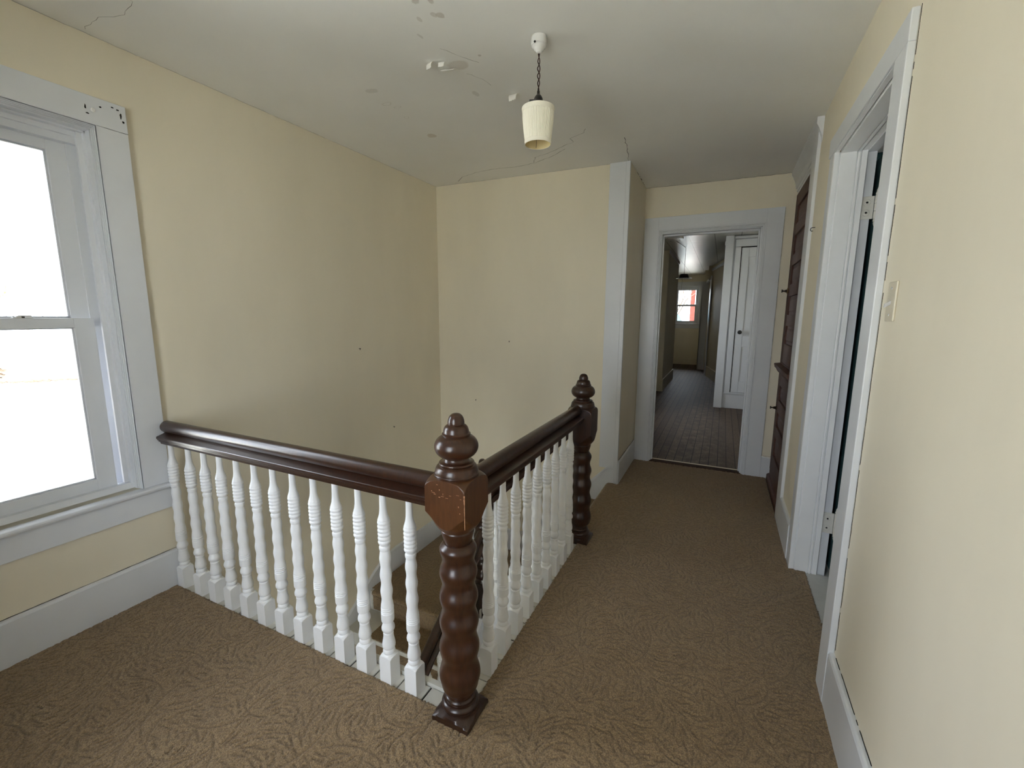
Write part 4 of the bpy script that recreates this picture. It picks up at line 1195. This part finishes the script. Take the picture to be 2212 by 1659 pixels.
flake(-1.165, 2.445, 2.744, 0.058, 0.056, 2.0, math.radians(175), 'single curled paint flap on the ceiling beside the lampshade')

# ------------------------------------------------------------------ nails and hooks left in the walls
def nail(loc, nrm, label, hook=False):
    d = Vector(nrm); mb = MB(); p = Vector((0, 0, 0))
    if hook:
        pts = [p, p+d*0.016, p+d*0.022+Vector((0, 0, -0.004)), p+d*0.024+Vector((0, 0, -0.014)), p+d*0.018+Vector((0, 0, -0.022)), p+d*0.010+Vector((0, 0, -0.020))]
        mb.tube(pts, 0.0024, 8)
    else:
        mb.tube([p, p+d*0.014], 0.0020, 8); mb.tube([p+d*0.014, p+d*0.0155], 0.0042, 10)
        mb.tube([p+d*0.010, p+d*0.012+Vector((0, 0, -0.012))], 0.0018, 8)
    o = mb.build('wall_hook' if hook else 'nail', M['nail'], loc=loc)
    return tag(o, label, 'hook' if hook else 'nail')
nail((-1.852, YB, 1.253), (0, -1, 0), 'dark nail in the middle of the stairwell back wall')
nail((-2.230, YB, 0.645), (0, -1, 0), 'small dark nail low on the stairwell back wall')
nail((XL, 2.669, 1.226), (1, 0, 0), 'small dark nail high on the left wall beyond the window')
nail((XL, 3.042, 0.485), (1, 0, 0), 'small dark nail low on the left wall near the corner')
nail((XR, 3.381, 2.052), (-1, 0, 0), 'small hook on the cream strip between right doorway and cabinet', hook=True)

# ------------------------------------------------------------------ back hall beyond the end doorway
structure(MB().box(-2.3, 1.6, YE+0.12, 15.0, -0.15, 0.0).build('floor_back_hall', M['boards']))
structure(MB().box(-0.60, 0.25, YE+0.0, YE+0.12, -0.15, -0.004).build('floor_threshold', M['boards']))
structure(MB().box(-2.3, 1.6, YE+0.12, 15.0, 2.75, 2.95).build('ceiling_back_hall', M['farceil']))
structure(walls('X', -2.1, -1.9, YE+0.12, 9.11, 0, 2.80, [(6.10, 7.00, 0.60, 2.35)]).build('wall_back_left', M['wall']))
structure(MB().box(-2.1, -1.03, 9.11, 11.14, 0, 2.80).build('wall_back_corner', M['wall']))
structure(MB().box(-2.1, -1.75, 11.14, 14.7, 0, 2.80).build('wall_back_recess', M['wall']))
structure(walls('Y', 14.7, 14.9, -2.1, 1.4, 0, 2.80, [(-1.425, -0.725, 1.27, 2.42)]).build('wall_back_end', M['wall']))
structure(walls('X', 1.2, 1.4, YE+0.12, 14.7, 0, 2.80).build('wall_back_right', M['wall']))
structure(MB().box(-0.045, 1.2, 7.93, 10.9, 0, 2.80).build('wall_closet', M['trim']))
structure(MB().poly([(-0.045, 10.8), (1.2, 10.8), (1.2, 12.27), (-0.33, 12.27)], 0, 2.80).build('wall_back_angled', M['wall']))
structure(MB().box(-0.55, 1.2, 13.42, 14.7, 0, 2.80).build('wall_back_stub', M['wall']))
structure(MB().box(-0.42, 1.2, 12.27, 13.42, 2.42, 2.80).build('wall_back_header', M['wall']))
# baseboards and crown strips
def bb(mb, p0, p1, side, z0, h, t):
    mb.extrude([(0, 0), (t, 0), (t, h), (0, h)], (p0[0], p0[1], z0), (p1[0], p1[1], z0), side)
m = MB()
bb(m, (-1.9, 9.11), (-1.03, 9.11), (0, -1, 0), 0, 0.24, 0.018); bb(m, (-1.03, 9.09), (-1.03, 11.14), (1, 0, 0), 0, 0.24, 0.018)
structure(m.build('baseboard_back_left', M['wall']))
m = MB(); bb(m, (-1.75, 14.7), (-0.55, 14.7), (0, -1, 0), 0, 0.20, 0.018); structure(m.build('baseboard_back_end', M['wall']))
m = MB(); bb(m, (-0.045, 10.8), (-0.33, 12.27), (-0.98, -0.19, 0), 0, 0.24, 0.02); structure(m.build('baseboard_back_right', M['wall']))
m = MB(); bb(m, (-1.03, 9.11), (-1.03, 11.14), (1, 0, 0), 2.69, 0.055, 0.02); bb(m, (-0.045, 7.95), (-0.045, 10.8), (-1, 0, 0), 2.62, 0.06, 0.02); bb(m, (-0.045, 10.8), (-0.33, 12.27), (-0.98, -0.19, 0), 2.62, 0.06, 0.02)
structure(m.build('trim_5', M['trim']), 'white picture rail strips near the ceiling of the back hall')
# far side doorway casing
m = MB(); m.box(-0.60, -0.42, 13.38, 13.42, 0, 2.45); m.box(-0.60, -0.58, 13.38, 13.50, 0, 2.45)
m.poly([(-0.36, 12.27), (-0.32, 12.27), (-0.32, 12.29), (-0.36, 12.29)], 0, 2.42)
m.poly([(-0.34, 12.12), (-0.32, 12.12), (-0.35, 12.28), (-0.37, 12.28)], 0, 2.50)
m.poly([(-0.40, 12.27), (-0.36, 12.27), (-0.46, 13.40), (-0.50, 13.40)], 2.40, 2.46)
fd = m.build('door_3', M['trim']); structure(fd, 'white casing of a side doorway deep in the back hall')
# closet door with casing, facing the viewer
cd = empty('closet_door'); structure(cd, 'white panelled closet door with round dark knob in the back hall'); cd.name = 'door_4'
m = MB(); m.box(-0.055, 0.065, 7.88, 7.935, 0, 2.75); m.build('corner_board', M['trim'], cd, bevel=0.003)
m = MB(); m.box(0.090, 0.172, 7.895, 7.935, 0.26, 2.572); m.box(0.090, 1.1, 7.892, 7.935, 2.580, 2.690); m.box(0.080, 1.1, 7.875, 7.935, 2.698, 2.735); m.build('casing', M['trim'], cd, bevel=0.003)
m = MB(); m.box(0.065, 1.2, 7.915, 7.935, 0, 0.24); m.box(0.065, 1.2, 7.895, 7.935, 0.24, 0.268); m.build('base_panel', M['trim'], cd, bevel=0.003)
MB().box(0.170, 0.87, 7.9285, 7.9345, 0.265, 2.578).build('door_gap_shade', M['dark'], cd)  # dark sheet painting the shade in the gaps around the closet door
m = MB(); x0, x1, yf = 0.182, 0.86, 7.908
m.box(x0, x0+0.105, yf, 7.935, 0.272, 2.562); m.box(x1-0.105, x1, yf, 7.935, 0.272, 2.562)
for a, b_ in ((0.272, 0.455), (1.02, 1.19), (2.42, 2.562)): m.box(x0+0.105, x1-0.105, yf, 7.935, a, b_)
m.box(x0+0.104, x1-0.104, yf+0.014, 7.935, 0.4, 2.5); m.build('door_slab', M['trim'], cd, bevel=0.003)
m = MB(); m.lathe([(0.001, 7.845), (0.026, 7.850), (0.032, 7.862), (0.028, 7.876), (0.012, 7.884), (0.010, 7.905), (0.024, 7.908), (0.024, 7.912)], 0.245, 1.25, 24, axis='Y'); m.build('knob', M['black'], cd)
# ceiling disc, cord and tin pendant
dc = MB(); dc.lathe([(0.19, 2.751), (0.19, 2.728), (0.185, 2.722), (0.001, 2.720)][::-1], -0.86, 7.72, 48)
dco = dc.build('ceiling_plate', M['porcelain']); tag(dco, 'round white plate on the ceiling of the back hall', 'ceiling plate')
for a in (0.4, 1.7, 3.0, 4.4, 5.4):
    sc_ = MB().lathe([(0.001, 2.716), (0.008, 2.718), (0.009, 2.722)], -0.86+0.14*math.cos(a), 7.72+0.14*math.sin(a), 10).build('screw', M['black']); sc_.parent = dco
pl = empty('pendant_lamp', (-0.72, 8.87, 2.75)); tag(pl, 'dark tin-shaded pendant lamp hanging in the back hall before the far window', 'lamp')
m = MB(); m.tube([(-0.10, -1.0, -0.010), (-0.03, -0.4, -0.012), (0.0, -0.01, -0.008), (0, 0, -0.03), (0.0, 0, -0.49)], 0.0035, 8); m.build('cord', M['cord'], pl)
m = MB(); m.lathe([(0.014, -0.475), (0.064, -0.478), (0.070, -0.486), (0.086, -0.540), (0.138, -0.552), (0.138, -0.555), (0.084, -0.544), (0.067, -0.489), (0.013, -0.480)], n=40, cap=False); m.build('lamp_shade', M['tin'], pl)
m = MB(); m.lathe([(0.1385, -0.5570), (0.084, -0.5460), (0.065, -0.492)], n=40, cap=False); m.build('reflector', M['porcelain'], pl)
m = MB(); m.tube([(-0.03, 0.0, -0.54), (-0.032, 0, -0.86)], 0.0018, 6); m.build('pull_chain', M['nail'], pl)

# ------------------------------------------------------------------ outdoors
M['ground'] = plain('pale_winter_ground', (0.62, 0.61, 0.57), 0.9, 0.1, var=0.05, nscale=0.6)
M['brick'] = plain('red_brick', (0.13, 0.035, 0.026), 0.85, 0.2, var=0.25, nscale=3)
M['siding'] = plain('pale_blue_roofing', (0.035, 0.105, 0.15), 0.7, 0.2, var=0.15, nscale=5)
M['bark'] = plain('grey_bark', (0.10, 0.08, 0.065), 0.9, 0.1)
M['leaf'] = plain('yellow_autumn_leaves', (0.50, 0.36, 0.11), 0.8, 0.1, var=0.3, nscale=2)
M['strip'] = plain('brown_shadow_and_roof', (0.085, 0.055, 0.035), 0.95, 0.1, var=0.3, nscale=1.2)  # brown for the painted branch shadow and the house roof
g = MB().box(-160, 160, -160, 160, -3.5, -3.3); structure(g.build('ground', M['ground']))
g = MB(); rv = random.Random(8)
for i in range(26):      # ragged brown strips painting the tree's branch shadow on the ground
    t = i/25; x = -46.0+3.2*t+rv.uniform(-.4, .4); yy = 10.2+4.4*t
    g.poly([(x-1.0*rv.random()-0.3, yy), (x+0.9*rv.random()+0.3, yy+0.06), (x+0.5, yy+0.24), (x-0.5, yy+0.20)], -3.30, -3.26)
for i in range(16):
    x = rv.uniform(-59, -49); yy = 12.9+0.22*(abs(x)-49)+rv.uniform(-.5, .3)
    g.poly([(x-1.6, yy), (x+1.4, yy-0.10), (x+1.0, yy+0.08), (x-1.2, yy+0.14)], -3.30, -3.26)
gv = g.build('branch_shadow', M['strip']); gv['kind'] = 'stuff'
tag(gv, 'brown strips painting branch shadows on the pale ground outside the left window', 'painted shadow')
def tree(x, y, h, seed, label, leaves=True, dep=4):
    rr2 = random.Random(seed); root = empty('tree', (x, y, -3.3)); tag(root, label, 'tree')
    mb = MB(); lf = MB()
    def limb(p, d, L, r, depth):
        q = p+d*L; mid = p+d*L*0.5+Vector((rr2.uniform(-1, 1), rr2.uniform(-1, 1), 0))*L*0.06
        mb.tube([p, mid, q], r, 6)
        if depth == 0:
            if leaves:
                for _ in range(4):
                    c = q+Vector((rr2.uniform(-1, 1), rr2.uniform(-1, 1), rr2.uniform(-1, 1)))*0.35
                    a = Vector((rr2.uniform(-1, 1), rr2.uniform(-1, 1), rr2.uniform(-1, 1))).normalized()*0.12; b_ = a.orthogonal().normalized()*0.10
                    lf.add([c-a, c-b_, c+a, c+b_], [(0, 1, 2, 3)])
            return
        for _ in range(3):
            nd = (d+Vector((rr2.uniform(-1, 1), rr2.uniform(-1, 1), rr2.uniform(-.2, .7)))*0.75).normalized(); limb(q, nd, L*0.68, r*0.6, depth-1)
    limb(Vector((0, 0, 0)), Vector((0, 0, 1)), h*0.33, 0.10 if dep == 4 else 0.05, dep)
    mb.build('trunk', M['bark'], root)
    if leaves: lf.build('foliage', M['leaf'], root, fix=False)
tree(-60, 17.9, 9.0, 4, 'small bare-branched tree with thin yellow leaves outside the left window', True, 3)
tree(-3.2, 30, 8.5, 15, 'tree with yellow leaves seen through the far window', True)
hb = empty('neighbour_house', (-1.32, 34, -3.3)); tag(hb, 'red brick house seen through the far window', 'house')
m = MB(); m.box(-0.9, 6, 0, 6, 0, 8.5); m.build('wall', M['brick'], hb)
m = MB(); m.extrude([(-0.5, 8.5), (6.5, 8.5), (3, 11)], (0, -0.4, 0), (0, 6.4, 0), (1, 0, 0)); m.build('roof', M['strip'], hb)
for (xx, zz) in ((-0.6, 5.6), (1.2, 5.6), (-0.6, 2.6)):
    f = MB(); f.box(xx, xx+0.9, -0.05, 0.02, zz, zz+1.5); fo = f.build('window', M['trim'], hb); f = MB(); f.box(xx+0.08, xx+0.82, -0.07, -0.04, zz+0.08, zz+1.42); p_ = f.build('pane', M['siding'], fo)
    p_.parent = fo
pb = empty('porch_roof', (-4.2, 27, -3.3)); tag(pb, 'pale blue metal porch roof below the far window', 'roof')
m = MB(); m.extrude([(-2.6, 3.9), (2.1, 3.9), (1.6, 4.9), (-2.2, 5.3)], (0, 0, 0), (0, 3, 0), (1, 0, 0)); m.box(-2.3, -2.1, 0.1, 0.3, 0, 3.9); m.box(1.7, 1.9, 0.1, 0.3, 0, 3.9)
m.build('roof_panel', M['siding'], pb)
